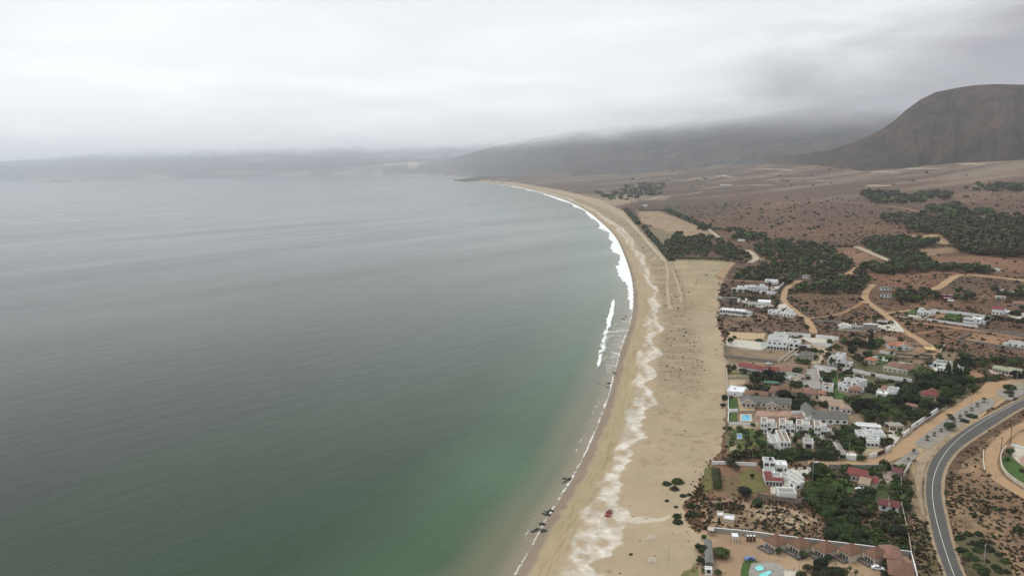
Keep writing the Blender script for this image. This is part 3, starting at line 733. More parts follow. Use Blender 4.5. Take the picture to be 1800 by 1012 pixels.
def house(name, label, cat, A, B, blocks, group=None, zoff=0.0):
    """A,B: photo pixels of the ends of the front base line; blocks in fractions of its length (x) and metres (y, z)"""
    a = P1(*A); b = P1(*B); W = float(np.hypot(b[0] - a[0], b[1] - a[1])); rz = math.atan2(b[1] - a[1], b[0] - a[0])
    z = min(a[2], b[2]) + zoff
    root = empty(name, (a[0], a[1], z), rz); tag(root, label, cat, group)
    for bl in blocks:
        x0, x1 = bl['x'][0] * W, bl['x'][1] * W; y0, y1 = bl['y']; z0 = bl.get('z', 0.0); h = bl['h']
        wm = bl.get('w', WHITE); rm = bl.get('r', PALEG); roof = bl.get('roof', 'flat'); bz = z0 - (1.2 if z0 == 0 else 0)
        mb = MB()
        if roof == 'flat':
            t = .28; zt = z0 + h; zd = zt - .55
            if roof == 'flat' and bl.get('wall', 1):
                mb.add([(x0,y0,bz),(x1,y0,bz),(x1,y1,bz),(x0,y1,bz),(x0,y0,zt),(x1,y0,zt),(x1,y1,zt),(x0,y1,zt),
                        (x0+t,y0+t,zt),(x1-t,y0+t,zt),(x1-t,y1-t,zt),(x0+t,y1-t,zt),(x0+t,y0+t,zd),(x1-t,y0+t,zd),(x1-t,y1-t,zd),(x0+t,y1-t,zd)],
                       [(0,1,5,4),(1,2,6,5),(2,3,7,6),(3,0,4,7),(4,5,9,8),(5,6,10,9),(6,7,11,10),(7,4,8,11),(8,9,13,12),(9,10,14,13),(10,11,15,14),(11,8,12,15)])
                mb.build('wall', wm, root)
                mr = MB(); mr.box(x0+t+.01, x1-t-.01, y0+t+.01, y1-t-.01, zd-.2, zd + .01); rf = mr.build('roof', rm, root)
                if (x1 - x0) > 5 and (y1 - y0) > 5 and h > 2.9:
                    q_ = random.Random(int(x0 * 31 + y1 * 7 + A[0])); u_ = x0 + (x1 - x0) * q_.uniform(.2, .7); v_ = y0 + (y1 - y0) * q_.uniform(.3, .7)
                    if q_.random() < .6: mk = MB(); mk.tube((u_, v_, zd), (u_, v_, zd + 1.25), .6, .58, 12); mk.build('water_tank', q_.choice([DARKM, GREYP, WHITE]), rf)
                    else: mk = MB(); mk.box(u_, u_ + 1.4, v_, v_ + .9, zd, zd + .4); mk.build('skylight', GLASS, rf)
        elif roof == 'open':                                  # canopy on posts
            for u in (x0 + .2, (x0 + x1) / 2, x1 - .2):
                for v_ in (y0 + .2, y1 - .2):
                    mp_ = MB(); mp_.box(u - .12, u + .12, v_ - .12, v_ + .12, bz, z0 + h); mp_.build('post', wm, root)
            mr = MB(); mr.box(x0, x1, y0, y1, z0 + h, z0 + h + .18); mr.build('roof', rm, root)
        else:
            zt = z0 + h; rise = bl.get('rise', 1.6)
            mb.box(x0, x1, y0, y1, bz, zt)
            mr = MB()
            if roof == 'hip': hip_roof(mr, x0, x1, y0, y1, zt + .003, rise, bl.get('ov', .5))
            else:
                al = 'x' if roof == 'gable' else 'y'; e = .02
                if al == 'x': mb.add([(x0+e,y0,zt),(x0+e,y1,zt),(x0+e,(y0+y1)/2,zt+rise*.93),(x1-e,y0,zt),(x1-e,y1,zt),(x1-e,(y0+y1)/2,zt+rise*.93)], [(1,0,2),(3,4,5)])
                else: mb.add([(x0,y0+e,zt),(x1,y0+e,zt),((x0+x1)/2,y0+e,zt+rise*.93),(x0,y1-e,zt),(x1,y1-e,zt),((x0+x1)/2,y1-e,zt+rise*.93)], [(0,1,2),(4,3,5)])
                gable_roof(mr, x0, x1, y0, y1, zt + .003, rise, bl.get('ov', .5), along=al)
            mb.build('wall', wm, root); rf = mr.build('roof', rm, root)
            if bl.get('trim'):
                tr = MB(); xm = (x0 + x1) / 2; ov = bl.get('ov', .5); yf = y0 - ov - .04
                for sx in (x0 - ov, x1 + ov): tr.tube((sx, yf, zt + .15), (xm, yf, zt + rise + .22), .16, .16, 4)
                tr.build('barge_board', WHITE, rf)
        nf, nl = bl.get('win', (0, 0)); ww = bl.get('ww', 1.5); wz = bl.get('wz', .9); wh = bl.get('wh', 1.25)
        fm = bl.get('f', WHITE if wm is not WHITE else GREYW)
        nfl = 2 if h > 5 else 1
        for fl in range(nfl):
            zb = z0 + wz + fl * 3.0
            for k in range(nf):
                c = x0 + (x1 - x0) * (k + .5) / nf; hw = min(ww / 2 * .8, (x1 - x0) / nf * .34)
                if zb + wh < z0 + h - .1: window(root, c - hw, c + hw, zb, zb + wh, y0, 'f', fm)
            for k in range(nl):
                c = y0 + (y1 - y0) * (k + .5) / nl; hw = min(ww / 2 * .8, (y1 - y0) / nl * .34)
                if zb + wh < z0 + h - .1: window(root, -(c + hw), -(c - hw), zb, zb + wh, x0, 'l', fm)
        if bl.get('door'):
            c = x0 + (x1 - x0) * bl['door']; md = MB(); md.box(c - .5, c + .5, y0 - .05, y0 + .02, z0, z0 + 2.1)
            dr = md.build('door', BROWNW, root); mh = MB(); mh.box(c + .32, c + .42, y0 - .10, y0 - .05, z0 + 1.0, z0 + 1.1); mh.build('handle', DARKM, dr)
        if bl.get('chim'):
            c = x0 + (x1 - x0) * bl['chim']; mc = MB(); ym = y0 + (y1 - y0) * .6
            mc.box(c - .45, c + .45, ym - .4, ym + .4, z0 + h - .3, z0 + h + (2.3 if roof != 'flat' else 1.0)); mc.box(c - .55, c + .55, ym - .5, ym + .5, z0 + h + (2.3 if roof != 'flat' else 1.0), z0 + h + (2.45 if roof != 'flat' else 1.15)); mc.build('chimney', wm, root)
    HOUSES.append((a[0], a[1], rz, W, max(bl['y'][1] for bl in blocks), min(bl['y'][0] for bl in blocks)))
    return root

def resample(pts, step):
    out = [pts[0]]
    for a, b in zip(pts[:-1], pts[1:]):
        n = max(1, int(math.hypot(b[0] - a[0], b[1] - a[1]) / step))
        for k in range(1, n + 1): out.append((a[0] + (b[0] - a[0]) * k / n, a[1] + (b[1] - a[1]) * k / n))
    return out
def smooth2(pts, it=2):
    for _ in range(it):
        q = [pts[0]]
        for a, b in zip(pts[:-1], pts[1:]):
            q += [(a[0] * .75 + b[0] * .25, a[1] * .75 + b[1] * .25), (a[0] * .25 + b[0] * .75, a[1] * .25 + b[1] * .75)]
        pts = q + [pts[-1]]
    return pts
def off_at(x, y): return .06 + math.hypot(x, y) * 2.2e-4
def wall(label, pxs, h=2.2, t=.3, mat=None, name='garden_wall', cat='wall', cop=None, group=None, closed=False, posts=0, sm=False):
    pts = [tuple(q[:2]) for q in poly(pxs)]
    if sm: pts = smooth2(pts, 2)
    if closed: pts.append(pts[0])
    pts = resample(pts, 8.0)
    base = pts[0]; z0 = hz(*base); root = None
    mb = MB(); mc = MB(); n = len(pts); vs = []; vc = []
    hh = height([p[0] for p in pts], [p[1] for p in pts])
    for k in range(n):
        a = pts[max(k - 1, 0)]; b = pts[min(k + 1, n - 1)]; d = Vector((b[0] - a[0], b[1] - a[1])).normalized(); nx, ny = -d.y, d.x
        x, y = pts[k][0] - base[0], pts[k][1] - base[1]; g = hh[k] - z0
        vs += [(x + nx * t / 2, y + ny * t / 2, g - .8), (x + nx * t / 2, y + ny * t / 2, g + h), (x - nx * t / 2, y - ny * t / 2, g + h), (x - nx * t / 2, y - ny * t / 2, g - .8)]
        c = t / 2 + (.07 if t > .2 else .01)
        vc += [(x + nx * c, y + ny * c, g + h - .05), (x + nx * c, y + ny * c, g + h + .10), (x - nx * c, y - ny * c, g + h + .10), (x - nx * c, y - ny * c, g + h - .05)]
    fs = []
    for k in range(n - 1):
        o = 4 * k; fs += [(o, o + 4, o + 5, o + 1), (o + 1, o + 5, o + 6, o + 2), (o + 2, o + 6, o + 7, o + 3)]
    fs += [(0, 1, 2, 3), (4 * n - 1, 4 * n - 2, 4 * n - 3, 4 * n - 4)]
    fc = []
    for k in range(n - 1):
        o = 4 * k; fc += [(o, o + 4, o + 5, o + 1), (o + 1, o + 5, o + 6, o + 2), (o + 2, o + 6, o + 7, o + 3), (o + 3, o + 7, o + 4, o)]
    fc += [(0, 1, 2, 3), (4 * n - 1, 4 * n - 2, 4 * n - 3, 4 * n - 4)]
    if posts:                                              # post-and-rail fence
        root = empty(name, (base[0], base[1], z0)); mr = MB(); mp_ = MB()
        pp = resample([tuple(q) for q in pts], posts)
        for k in range(0, len(pp)):
            x, y = pp[k]; g = hz(x, y) - z0; mp_.box(x - base[0] - .09, x - base[0] + .09, y - base[1] - .09, y - base[1] + .09, g - .5, g + h)
            if k:
                u, w_ = pp[k - 1]; g2 = hz(u, w_) - z0
                for f in (.35, .62, .9): mr.tube((u - base[0], w_ - base[1], g2 + h * f), (x - base[0], y - base[1], g + h * f), .04, .04, 4)
        mp_.build('post', mat, root); mr.build('rail', mat, root)
        return tag(root, label, cat, group)
    root = empty(name, (base[0], base[1], z0)); mesh_obj('wall_face', vs, fs, mat or WHITE, root); mesh_obj('coping', vc, fc, cop or mat or WHITE, root)
    return tag(root, label, cat, group)
ROADS = []
def on_road(x, y, m=.6):
    x = np.atleast_1d(np.asarray(x, float)); y = np.atleast_1d(np.asarray(y, float)); r = np.zeros(x.shape, bool)
    for q, w in ROADS:
        for (ax, ay), (bx, by) in zip(q[:-1], q[1:]):
            vx, vy = bx - ax, by - ay; t = np.clip(((x - ax) * vx + (y - ay) * vy) / (vx * vx + vy * vy + 1e-9), 0, 1)
            r |= (x - ax - t * vx) ** 2 + (y - ay - t * vy) ** 2 < (w / 2 + m) ** 2
    return r
def ribbon(name, px, width, mat, rag=.0, lift=0.0, smooth=2, label=None):
    pts = smooth2([tuple(q[:2]) for q in poly(px)], smooth) if smooth else [tuple(q[:2]) for q in poly(px)]
    L = sum(math.hypot(b[0] - a[0], b[1] - a[1]) for a, b in zip(pts[:-1], pts[1:]))
    if name in ('dirt_road', 'lane'): ROADS.append((pts[::4] + [pts[-1]], max(width) if isinstance(width, (list, tuple)) else width))
    pts = resample(pts, max(2.0, L / 700)); n = len(pts); P_ = np.array(pts)
    T = np.gradient(P_, axis=0); T /= np.linalg.norm(T, axis=1)[:, None] + 1e-9; Nn = np.stack([-T[:, 1], T[:, 0]], 1)
    w = np.full(n, width / 2.0) if not isinstance(width, (list, tuple)) else np.interp(np.linspace(0, 1, n), np.linspace(0, 1, len(width)), width) / 2
    wl_ = w * (1 + rag * (fbm(P_[:, 0] / 4, P_[:, 1] / 4, 5, 3) - .5) * 2); wr_ = w * (1 + rag * (fbm(P_[:, 0] / 4, P_[:, 1] / 4, 6, 3) - .5) * 2)
    cols = []
    for f in (-1, -.5, 0, .5, 1): cols.append(P_ + Nn * (f * np.where(f < 0, wl_, wr_))[:, None])
    X = np.stack(cols, 1); hh = height(X[..., 0].ravel(), X[..., 1].ravel()).reshape(X.shape[:2])
    d = np.hypot(X[..., 0], X[..., 1]); Z = hh + .06 + d * 2.2e-4 + lift
    vs = [(X[i, j, 0], X[i, j, 1], Z[i, j]) for i in range(n) for j in range(5)]
    fs = [(5 * i + j, 5 * i + j + 1, 5 * i + j + 6, 5 * i + j + 5) for i in range(n - 1) for j in range(4)]
    fs = [f[::-1] for f in fs]
    o = mesh_obj(name, vs, fs, mat, None); return tag(o, kind='structure')
def strip(name, Lp, Rp, mat, lift=0.0, nx=4):
    a = smooth2([tuple(q[:2]) for q in poly(Lp)], 3); b = smooth2([tuple(q[:2]) for q in poly(Rp)], 3)
    def rs(p, n):
        p = np.array(p); s = np.concatenate([[0], np.cumsum(np.linalg.norm(np.diff(p, axis=0), axis=1))]); t = np.linspace(0, s[-1], n)
        return np.stack([np.interp(t, s, p[:, 0]), np.interp(t, s, p[:, 1])], 1)
    n = 160; a = rs(a, n); b = rs(b, n); vs = []; fs = []
    X = np.stack([a + (b - a) * f / nx for f in range(nx + 1)], 1); hh = height(X[..., 0].ravel(), X[..., 1].ravel()).reshape(X.shape[:2]); d = np.hypot(X[..., 0], X[..., 1])
    Z = hh + .06 + d * 2.2e-4 + lift; m = nx + 1
    vs = [(X[i, j, 0], X[i, j, 1], Z[i, j]) for i in range(n) for j in range(m)]
    fs = [(m * i + j, m * i + j + 1, m * (i + 1) + j + 1, m * (i + 1) + j) for i in range(n - 1) for j in range(nx)]
    o = mesh_obj(name, vs, fs, mat, None); return tag(o, kind='structure')
def patch(name, px, mat, lift=0.0, thick=.12, kind='structure', label=None, cat=None, parent=None):
    q = poly(px); c = q.mean(0)
    x, y = q[:, 0], q[:, 1]; z = q[:, 2] + off_at(c[0], c[1]) + lift; n = len(q)
    zc_ = c[2] + off_at(c[0], c[1]) + lift
    vs = [(x[i], y[i], z[i]) for i in range(n)] + [(x[i], y[i], z[i] - thick - .3) for i in range(n)]
    fs = [tuple(range(n))] + [((i + 1) % n, i, n + i, n + (i + 1) % n) for i in range(n)]
    area = sum(x[i] * y[(i + 1) % n] - x[(i + 1) % n] * y[i] for i in range(n))
    if area < 0: fs = [f[::-1] for f in fs]
    o = mesh_obj(name, vs, fs, mat, parent)
    if parent is None: tag(o, label, cat, None, kind if not label else None)
    return o
def pool(label, px, mat=POOLB, rim=CREAMD, lift=.1, grow=1.22):
    q = poly(px); c = q.mean(0); root = empty('swimming_pool', (c[0], c[1], c[2])); tag(root, label, 'swimming pool')
    o_ = off_at(c[0], c[1]) + lift; n = len(q)
    loc = [(a[0] - c[0], a[1] - c[1]) for a in q]
    vs = [(a, b, o_ + .02) for a, b in loc]; fs = [tuple(range(n))]
    area = sum(loc[i][0] * loc[(i + 1) % n][1] - loc[(i + 1) % n][0] * loc[i][1] for i in range(n))
    if area < 0: fs = [fs[0][::-1]]
    mesh_obj('pool_water', vs, fs, mat, root)
    g = grow; vs = [(a, b, o_ + .12) for a, b in loc] + [(a * g, b * g, o_ + .12) for a, b in loc] + [(a, b, o_ - .2) for a, b in loc] + [(a * g, b * g, o_ - .5) for a, b in loc]
    fs = []
    for i in range(n):
        j = (i + 1) % n; fs += [(i, n + i, n + j, j), (i, j, 2 * n + j, 2 * n + i), (n + j, n + i, 3 * n + i, 3 * n + j)]
    mesh_obj('pool_edge', vs, fs, rim, root)
    return root
# ---------------- vegetation
def crown_mesh(name, seed, blobs, nleaf, size, mat, fill=.55):
    r = random.Random(seed); vs = []; fs = []
    tot = sum(b[3] ** 2 for b in blobs)
    for (bx, by, bz, br, bh) in blobs:
        n = int(nleaf * br ** 2 / tot)
        for _ in range(n):
            while True:
                d = Vector((r.gauss(0, 1), r.gauss(0, 1), r.gauss(0, 1)))
                if d.length > .1: break
            d.normalize()
            if d.z < -.35 and r.random() < .7: d.z = -d.z
            rad = (fill + (1 - fill) * r.random() ** .5) * (1 + r.uniform(-.12, .16))
            c = Vector((bx, by, bz)) + Vector((d.x * br, d.y * br, d.z * bh)) * rad
            nrm = (d + Vector((r.uniform(-.8, .8), r.uniform(-.8, .8), r.uniform(-.4, .9)))).normalized()
            a = nrm.orthogonal().normalized(); a.rotate(Matrix.Rotation(r.uniform(0, 6.28), 3, nrm)); b = nrm.cross(a)
            s = size * r.uniform(.6, 1.35); k = r.uniform(.5, .9)
            o = len(vs); vs += [tuple(c - a * s), tuple(c - b * s * k + nrm * s * .15), tuple(c + a * s), tuple(c + b * s * k)]
            fs.append((o, o + 1, o + 2, o + 3))
    me = bpy.data.meshes.new(name); me.from_pydata(vs, [], fs); me.materials.append(mat); return me
def blobs_round(r, n=7, flat=.75, spread=.55):
    out = [(0, 0, .55, .62, .62 * flat)]
    for k in range(n):
        a = 6.283 * k / n + r.uniform(-.3, .3); q = spread * r.uniform(.7, 1.1); rr = r.uniform(.34, .52)
        out.append((math.cos(a) * q, math.sin(a) * q, r.uniform(.35, .75), rr, rr * flat))
    return out
def trunk_mesh(name, h, r0, limbs, rr):
    mb = MB(); k1 = Vector((rr.uniform(-.05, .05), rr.uniform(-.05, .05), h * .5)); k2 = Vector((rr.uniform(-.08, .08), rr.uniform(-.08, .08), h))
    mb.tube((0, 0, -.1), k1, r0, r0 * .8, 7); mb.tube(k1, k2, r0 * .8, r0 * .55, 7)
    for _ in range(limbs):
        a = rr.uniform(0, 6.28); e = k2 + Vector((math.cos(a) * .35, math.sin(a) * .35, .3)); mb.tube(k1.lerp(k2, rr.uniform(.5, 1)), e, r0 * .4, r0 * .15, 5)
    me = bpy.data.meshes.new(name); me.from_pydata(mb.v, [], mb.f); me.materials.append(TRUNK); me.shade_smooth(); return me
KINDS = {}
def reg(kind, mat, seeds, fn, nleaf, size, trunk=(.35, .045), fill=.55):
    L = []
    for s in seeds:
        r = random.Random(s)
        L.append((crown_mesh('crown', s, fn(r), nleaf, size, mat, fill), trunk_mesh('trunk', trunk[0], trunk[1], 3, r) if trunk else None))
    KINDS[kind] = L
reg('round', L_DARK, (1, 2, 3, 4), lambda r: blobs_round(r, 7), 1500, .085)
reg('green', L_MID, (5, 6, 7), lambda r: blobs_round(r, 7, .8), 1500, .085)
reg('dry', L_DRY, (8, 9), lambda r: blobs_round(r, 6, .8), 1100, .08)
reg('black', L_BLK, (10, 11), lambda r: blobs_round(r, 7, .9, .45), 1500, .085)
reg('tall', L_DARK, (12, 13), lambda r: [(r.uniform(-.12, .12), r.uniform(-.12, .12), .45 + .24 * k, .48 - .065 * k, .34) for k in range(6)], 1400, .08)
reg('bush', L_MID, (14, 15, 16), lambda r: [(0, 0, .12, .7, .42)] + [(math.cos(a) * .5, math.sin(a) * .5, .08, r.uniform(.35, .55), r.uniform(.25, .4)) for a in (0.3, 1.5, 2.7, 3.9, 5.2)], 900, .10, None)
reg('darkbush', L_DARK, (17, 18, 19), lambda r: [(0, 0, .12, .7, .42)] + [(math.cos(a) * .5, math.sin(a) * .5, .08, r.uniform(.35, .55), r.uniform(.25, .4)) for a in (0.3, 1.5, 2.7, 3.9, 5.2)], 900, .10, None)
reg('rustbush', L_RUST, (20, 21), lambda r: [(0, 0, .1, .65, .4)] + [(math.cos(a) * .5, math.sin(a) * .5, .05, r.uniform(.3, .5), r.uniform(.25, .4)) for a in (0.3, 1.7, 3.1, 4.6)], 700, .10, None)
reg('drybush', L_DRY, (22, 23), lambda r: [(0, 0, .1, .65, .4)] + [(math.cos(a) * .5, math.sin(a) * .5, .05, r.uniform(.3, .5), r.uniform(.25, .4)) for a in (0.3, 1.7, 3.1, 4.6)], 700, .10, None)
def palm_mesh(seed, mat, nf=26):
    r = random.Random(seed); vs = []; fs = []
    for k in range(nf):
        a = 6.283 * k / nf * 2.4 + r.uniform(-.2, .2); el = r.uniform(-.25, 1.15); L = r.uniform(.85, 1.1)
        p = Vector((0, 0, 0)); d = Vector((math.cos(a) * math.cos(el), math.sin(a) * math.cos(el), math.sin(el))); side = Vector((-math.sin(a), math.cos(a), 0))
        n = 7; st = L / n; pts = [p.copy()]
        for q in range(n):
            p = p + d * st; d = (d + Vector((0, 0, -.26))).normalized(); pts.append(p.copy())
        for q in range(n):
            w = .17 * math.sin((q + .8) / (n + .6) * 3.14) + .02
            for sgn in (-1, 1):
                a0, a1 = pts[q], pts[q + 1]; tip = a1.lerp(a0, -.3) + side * sgn * w + Vector((0, 0, -.06)); o = len(vs)
                vs += [tuple(a0), tuple(a1), tuple(tip), tuple(a0 + side * sgn * w * .8 + Vector((0, 0, -.05)))]; fs.append((o, o + 1, o + 2, o + 3))
    me = bpy.data.meshes.new('crown'); me.from_pydata(vs, [], fs); me.materials.append(mat); return me
PALMS = [(palm_mesh(s, L_DARK if s != 33 else L_MID),) for s in (31, 32, 33)]
def palm_trunk():
    mb = MB()
    for k in range(8): mb.tube((0, 0, k / 8 - (.05 if k == 0 else 0)), (0, 0, (k + 1) / 8), .055 - .002 * k, .047 - .002 * k, 7)
    me = bpy.data.meshes.new('trunk'); me.from_pydata(mb.v, [], mb.f); me.materials.append(TRUNK); return me
PTRUNK = palm_trunk()
TN = [0]
def plant(kind, x, y, r, label, group=None, cat=None, hs=1.0, name=None, trunk_h=None):
    """kind, ground position, crown radius in metres"""
    TN[0] += 1; rr = random.Random(TN[0] * 7 + 3); z = hz(x, y)
    if kind in ('palm', 'lightpalm'):
        root = empty(name or 'palm_tree', (x, y, z), rr.uniform(0, 6.28)); th = trunk_h or r * 1.6
        t = bpy.data.objects.new('trunk', PTRUNK); t.scale = (r * 1.6, r * 1.6, th); link(t, root)
        c = bpy.data.objects.new('crown', PALMS[2][0] if kind == 'lightpalm' else PALMS[rr.randrange(2)][0]); c.location = (0, 0, th); c.scale = (r, r, r); link(c, root)
        return tag(root, label, cat or 'palm tree', group)
    cm, tm = rr.choice(KINDS[kind]); isb = tm is None
    nm = name or ('shrub' if isb else 'tree')
    if isb:
        o = bpy.data.objects.new(nm, cm); o.location = (x, y, z - .05); o.rotation_euler = (0, 0, rr.uniform(0, 6.28)); o.scale = (r * .9, r * .9, r * 1.1 * hs); link(o)
        return tag(o, label, cat or 'shrub', group)
    root = empty(nm, (x, y, z), rr.uniform(0, 6.28)); s = r * rr.uniform(.95, 1.05)
    t = bpy.data.objects.new('trunk', tm); t.scale = (s, s, s * hs * 1.1); link(t, root)
    c = bpy.data.objects.new('crown', cm); c.scale = (s, s, s * hs); c.location = (0, 0, s * .18 * hs); link(c, root)
    return tag(root, label, cat or 'tree', group)
def tree_px(kind, px, py, wpx, label, group=None, **k):
    p = P1(px, py); return plant(kind, p[0], p[1], wpx * mpp(px, py) / 2, label, group, **k)
def in_house(x, y, m=0.5):
    for hx, hy, rz, W, D, D0 in HOUSES:
        dx, dy = x - hx, y - hy; u = dx * math.cos(rz) + dy * math.sin(rz); v = -dx * math.sin(rz) + dy * math.cos(rz)
        if -m < u < W + m and D0 - m < v < D + m: return True
    return False
def scatter(px, n, r, rs, spacing=1.2, avoid=None):
    """n random ground points inside a photo polygon, radii in metres"""
    q = poly2(px); xs = [a[0] for a in q]; ys = [a[1] for a in q]; out = []; tries = 0
    rr = random.Random(rs); av = [poly2(a) for a in (avoid or [])]
    while len(out) < n and tries < n * 60:
        tries += 1; x = rr.uniform(min(xs), max(xs)); y = rr.uniform(min(ys), max(ys)); rad = rr.uniform(*r)
        if not pip([x], [y], q)[0] or any(pip([x], [y], a)[0] for a in av) or in_house(x, y, rad * .4) or on_road(x, y, rad * .35)[0]: continue
        if any((x - a) ** 2 + (y - b) ** 2 < (spacing * .5 * (rad + c)) ** 2 for a, b, c in out): continue
        out.append((x, y, rad))
    return out
def cluster(px, n, r, kinds, label, group, rs, spacing=1.3, avoid=None, hs=1.0, cat=None, name=None):
    rr = random.Random(rs)
    for x, y, rad in scatter(px, n, r, rs, spacing, avoid):
        plant(rr.choice(kinds), x, y, rad, label, group, hs=hs * rr.uniform(.85, 1.15), cat=cat, name=name)
def hedge(label, px, w=1.6, h=2.0, mat=None, rs=1, leaf=.35, dens=9.0):
    pts = resample([tuple(q[:2]) for q in poly(px)], 1.5); r = random.Random(rs); base = pts[0]; z0 = hz(*base)
    hh = height([p[0] for p in pts], [p[1] for p in pts]); vs = []; fs = []
    sc = max(1.0, math.hypot(*base) / 420); leaf *= sc; dens /= sc * sc
    for k in range(len(pts) - 1):
        for _ in range(int(dens * (w + h) * 1.5 / 1.0)):
            t = r.random(); x = pts[k][0] * (1 - t) + pts[k + 1][0] * t; y = pts[k][1] * (1 - t) + pts[k + 1][1] * t
            d = Vector((pts[k + 1][0] - pts[k][0], pts[k + 1][1] - pts[k][1])).normalized(); th = r.uniform(0, 3.1416); hv = h * (.85 + .3 * vnoise(x / 3, y / 3, rs))
            u = math.cos(th) * w / 2 * r.uniform(.7, 1.1); zz = max(.1, (abs(math.sin(th)) ** .5) * hv * r.uniform(.55, 1.05))
            c = Vector((x - d.y * u - base[0], y + d.x * u - base[1], hh[k] - z0 + zz)); n_ = Vector((-d.y * math.cos(th), d.x * math.cos(th), math.sin(th))) + Vector((r.uniform(-.7, .7), r.uniform(-.7, .7), r.uniform(-.3, .7))); n_.normalize()
            a = n_.orthogonal().normalized(); a.rotate(Matrix.Rotation(r.uniform(0, 6.28), 3, n_)); b = n_.cross(a); s = leaf * r.uniform(.6, 1.3); o = len(vs)
            vs += [tuple(c - a * s), tuple(c - b * s * .7), tuple(c + a * s), tuple(c + b * s * .7)]; fs.append((o, o + 1, o + 2, o + 3))
    o = mesh_obj('hedge', vs, fs, mat or L_DARK); o.location = (base[0], base[1], z0); return tag(o, label, 'hedge')
# ================================================================== ROADS, LANES, PAVED GROUND
ASPH = surf('asphalt', (.100, .095, .088), .2, .12, .9, 2.5, col2=(.080, .076, .07))
WORN = surf('worn_road_paint', (.19, .18, .16), .3, 1.5, .8, 4.0)
LINE = surf('road_paint', (.62, .62, .58), .2, 1.5, .8, 4.0)
SHLD = surf('road_shoulder', (.36, .27, .175), .25, .3, .95, 2.0)
RL = [(1900,652),(1797.6,700),(1733,733),(1695,754),(1666,776),(1650,791),(1638,807.5),(1630,826),(1627,858),(1628,880),(1634.5,914),(1643,954),(1653,981),(1664,1012),(1700,1100),(1760,1250)]
RR = [(1915,658),(1800,712.6),(1736,754),(1688.5,785),(1672,803),(1663,817),(1657,832),(1653.5,855),(1656,882),(1664,919),(1672,952),(1683,986),(1693,1012),(1733,1095),(1800,1250)]
RC = [(1905,654),(1800,701.8),(1774,715),(1733,737),(1701,757.7),(1674,780.6),(1654,806),(1641,836),(1638,866),(1643,903),(1653,940),(1664,975),(1677,1012),(1716,1098)]
sh_l = [(a - 6, b - 1) for a, b in RL]; sh_r = [(a + 6, b + 1) for a, b in RR]
strip('road_shoulder', sh_l, sh_r, SHLD, 0.0, 8)
strip('road', RL, RR, ASPH, .05, 8)
ribbon('road_marking', RC, .24, LINE, rag=.1, lift=.09)
ribbon('road_marking', [(a + 1.2, b + .3) for a, b in RL[1:-2]], .12, WORN, rag=.2, lift=.09)
ribbon('road_marking', [(a - 1.2, b - .3) for a, b in RR[1:-2]], .12, WORN, rag=.2, lift=.09)
strip('dirt_road', [(1850,722),(1800,741),(1766,757),(1742,779),(1730,795),(1729,814),(1734,834),(1748.6,845.5),(1767,858),(1800,877),(1860,910)],
      [(1850,736),(1800,753),(1779,766),(1762,784),(1755,803),(1752,817),(1757,831),(1772,844),(1790,856),(1810,867),(1870,898)], DIRT, .02)
ribbon('dirt_road', [(1752,672),(1738,690),(1700,710),(1660,734),(1620,763),(1590,789),(1560,806),(1520,815),(1470,816),(1440,814),(1420,812)], [11,10,8,8,9,7,5], DIRT, .18, .02)
ribbon('dirt_road', [(1800,668),(1760,685),(1740,705),(1700,735),(1655,768),(1630,795),(1616,830),(1618,870),(1624,905)], [8,8,6,5,6,4,2], SHLD, .25, .0)
ribbon('lane', [(1376,639),(1405,642),(1432,646),(1480,652),(1520,658),(1560,663),(1598,669)], 5.5, BRICKP, .06, .02)
ribbon('lane', [(1428,648),(1430,665),(1432,683)], 8.0, GREYP, .08, .04)
ribbon('lane', [(1455,752),(1467,772),(1480,800)], 5.0, GREYP, .05, .06)
ribbon('dirt_road', [(1262,482),(1264,489),(1279,493),(1310,494),(1345,495.5)], 6.5, DIRT2, .2, .02)
ribbon('dirt_road', [(1290,462),(1276,472),(1264,486)], 6.5, DIRT, .2, .03)
ribbon('dirt_road', [(1407,493),(1388,502),(1377,516),(1378,532),(1391,542),(1405,553),(1419,561),(1425,572),(1431,586)], 6.5, DIRT, .15, .03)
ribbon('dirt_road', [(1340,492),(1375,496),(1407,493)], 5, DIRT2, .2, .02)
ribbon('dirt_road', [(1536,500),(1520,514),(1520,529),(1555,551),(1572,568.5),(1591,584),(1621,600),(1640,614),(1648,624)], 7, DIRT, .2, .03)
ribbon('dirt_road', [(1520,529),(1490,548),(1460,556),(1420,560)], 4, DIRT2, .3, .02)
ribbon('dirt_road', [(1554,551),(1575,549),(1602,545)], 5, DIRT, .3, .03)
ribbon('dirt_road', [(1578,567),(1629,569),(1719,582),(1760,588),(1800,595)], 5.5, DIRT2, .2, .04)
ribbon('dirt_road', [(1606,587),(1650,582),(1700,578)], 3, DIRT2, .3, .03)
ribbon('dirt_road', [(1620,508),(1645,510),(1672,489.5),(1688,482),(1757,488),(1800,493.6),(1850,500)], 9, DIRT, .2, .03)
ribbon('dirt_road', [(1688,482),(1650,479.5),(1632,478)], 6, DIRT2, .2, .03)
ribbon('dirt_road', [(1762,392),(1725,384),(1691,377)], 9, DIRT2, .3, .1)
ribbon('dirt_road', [(1400,352),(1480,354.5),(1587,365.5),(1628,375.5)], 9, DIRT2, .3, .3)
ribbon('dirt_road', [(1498,434),(1511,435.5),(1553,454.5),(1570,461),(1544,469)], 9, PALED, .2, .1)
ribbon('dirt_road', [(1513,468),(1498,477),(1481,489)], 9, DIRT, .2, .1)
ribbon('dirt_road', [(1243,400),(1252,409),(1266,419)], 7, PALED, .2, .1)
ribbon('dirt_road', [(1286,430),(1296,438)], 6, PALED, .2, .1)
ribbon('dirt_road', [(1314,440),(1324,447),(1331,455),(1318,462)], 9, PALED, .3, .1)
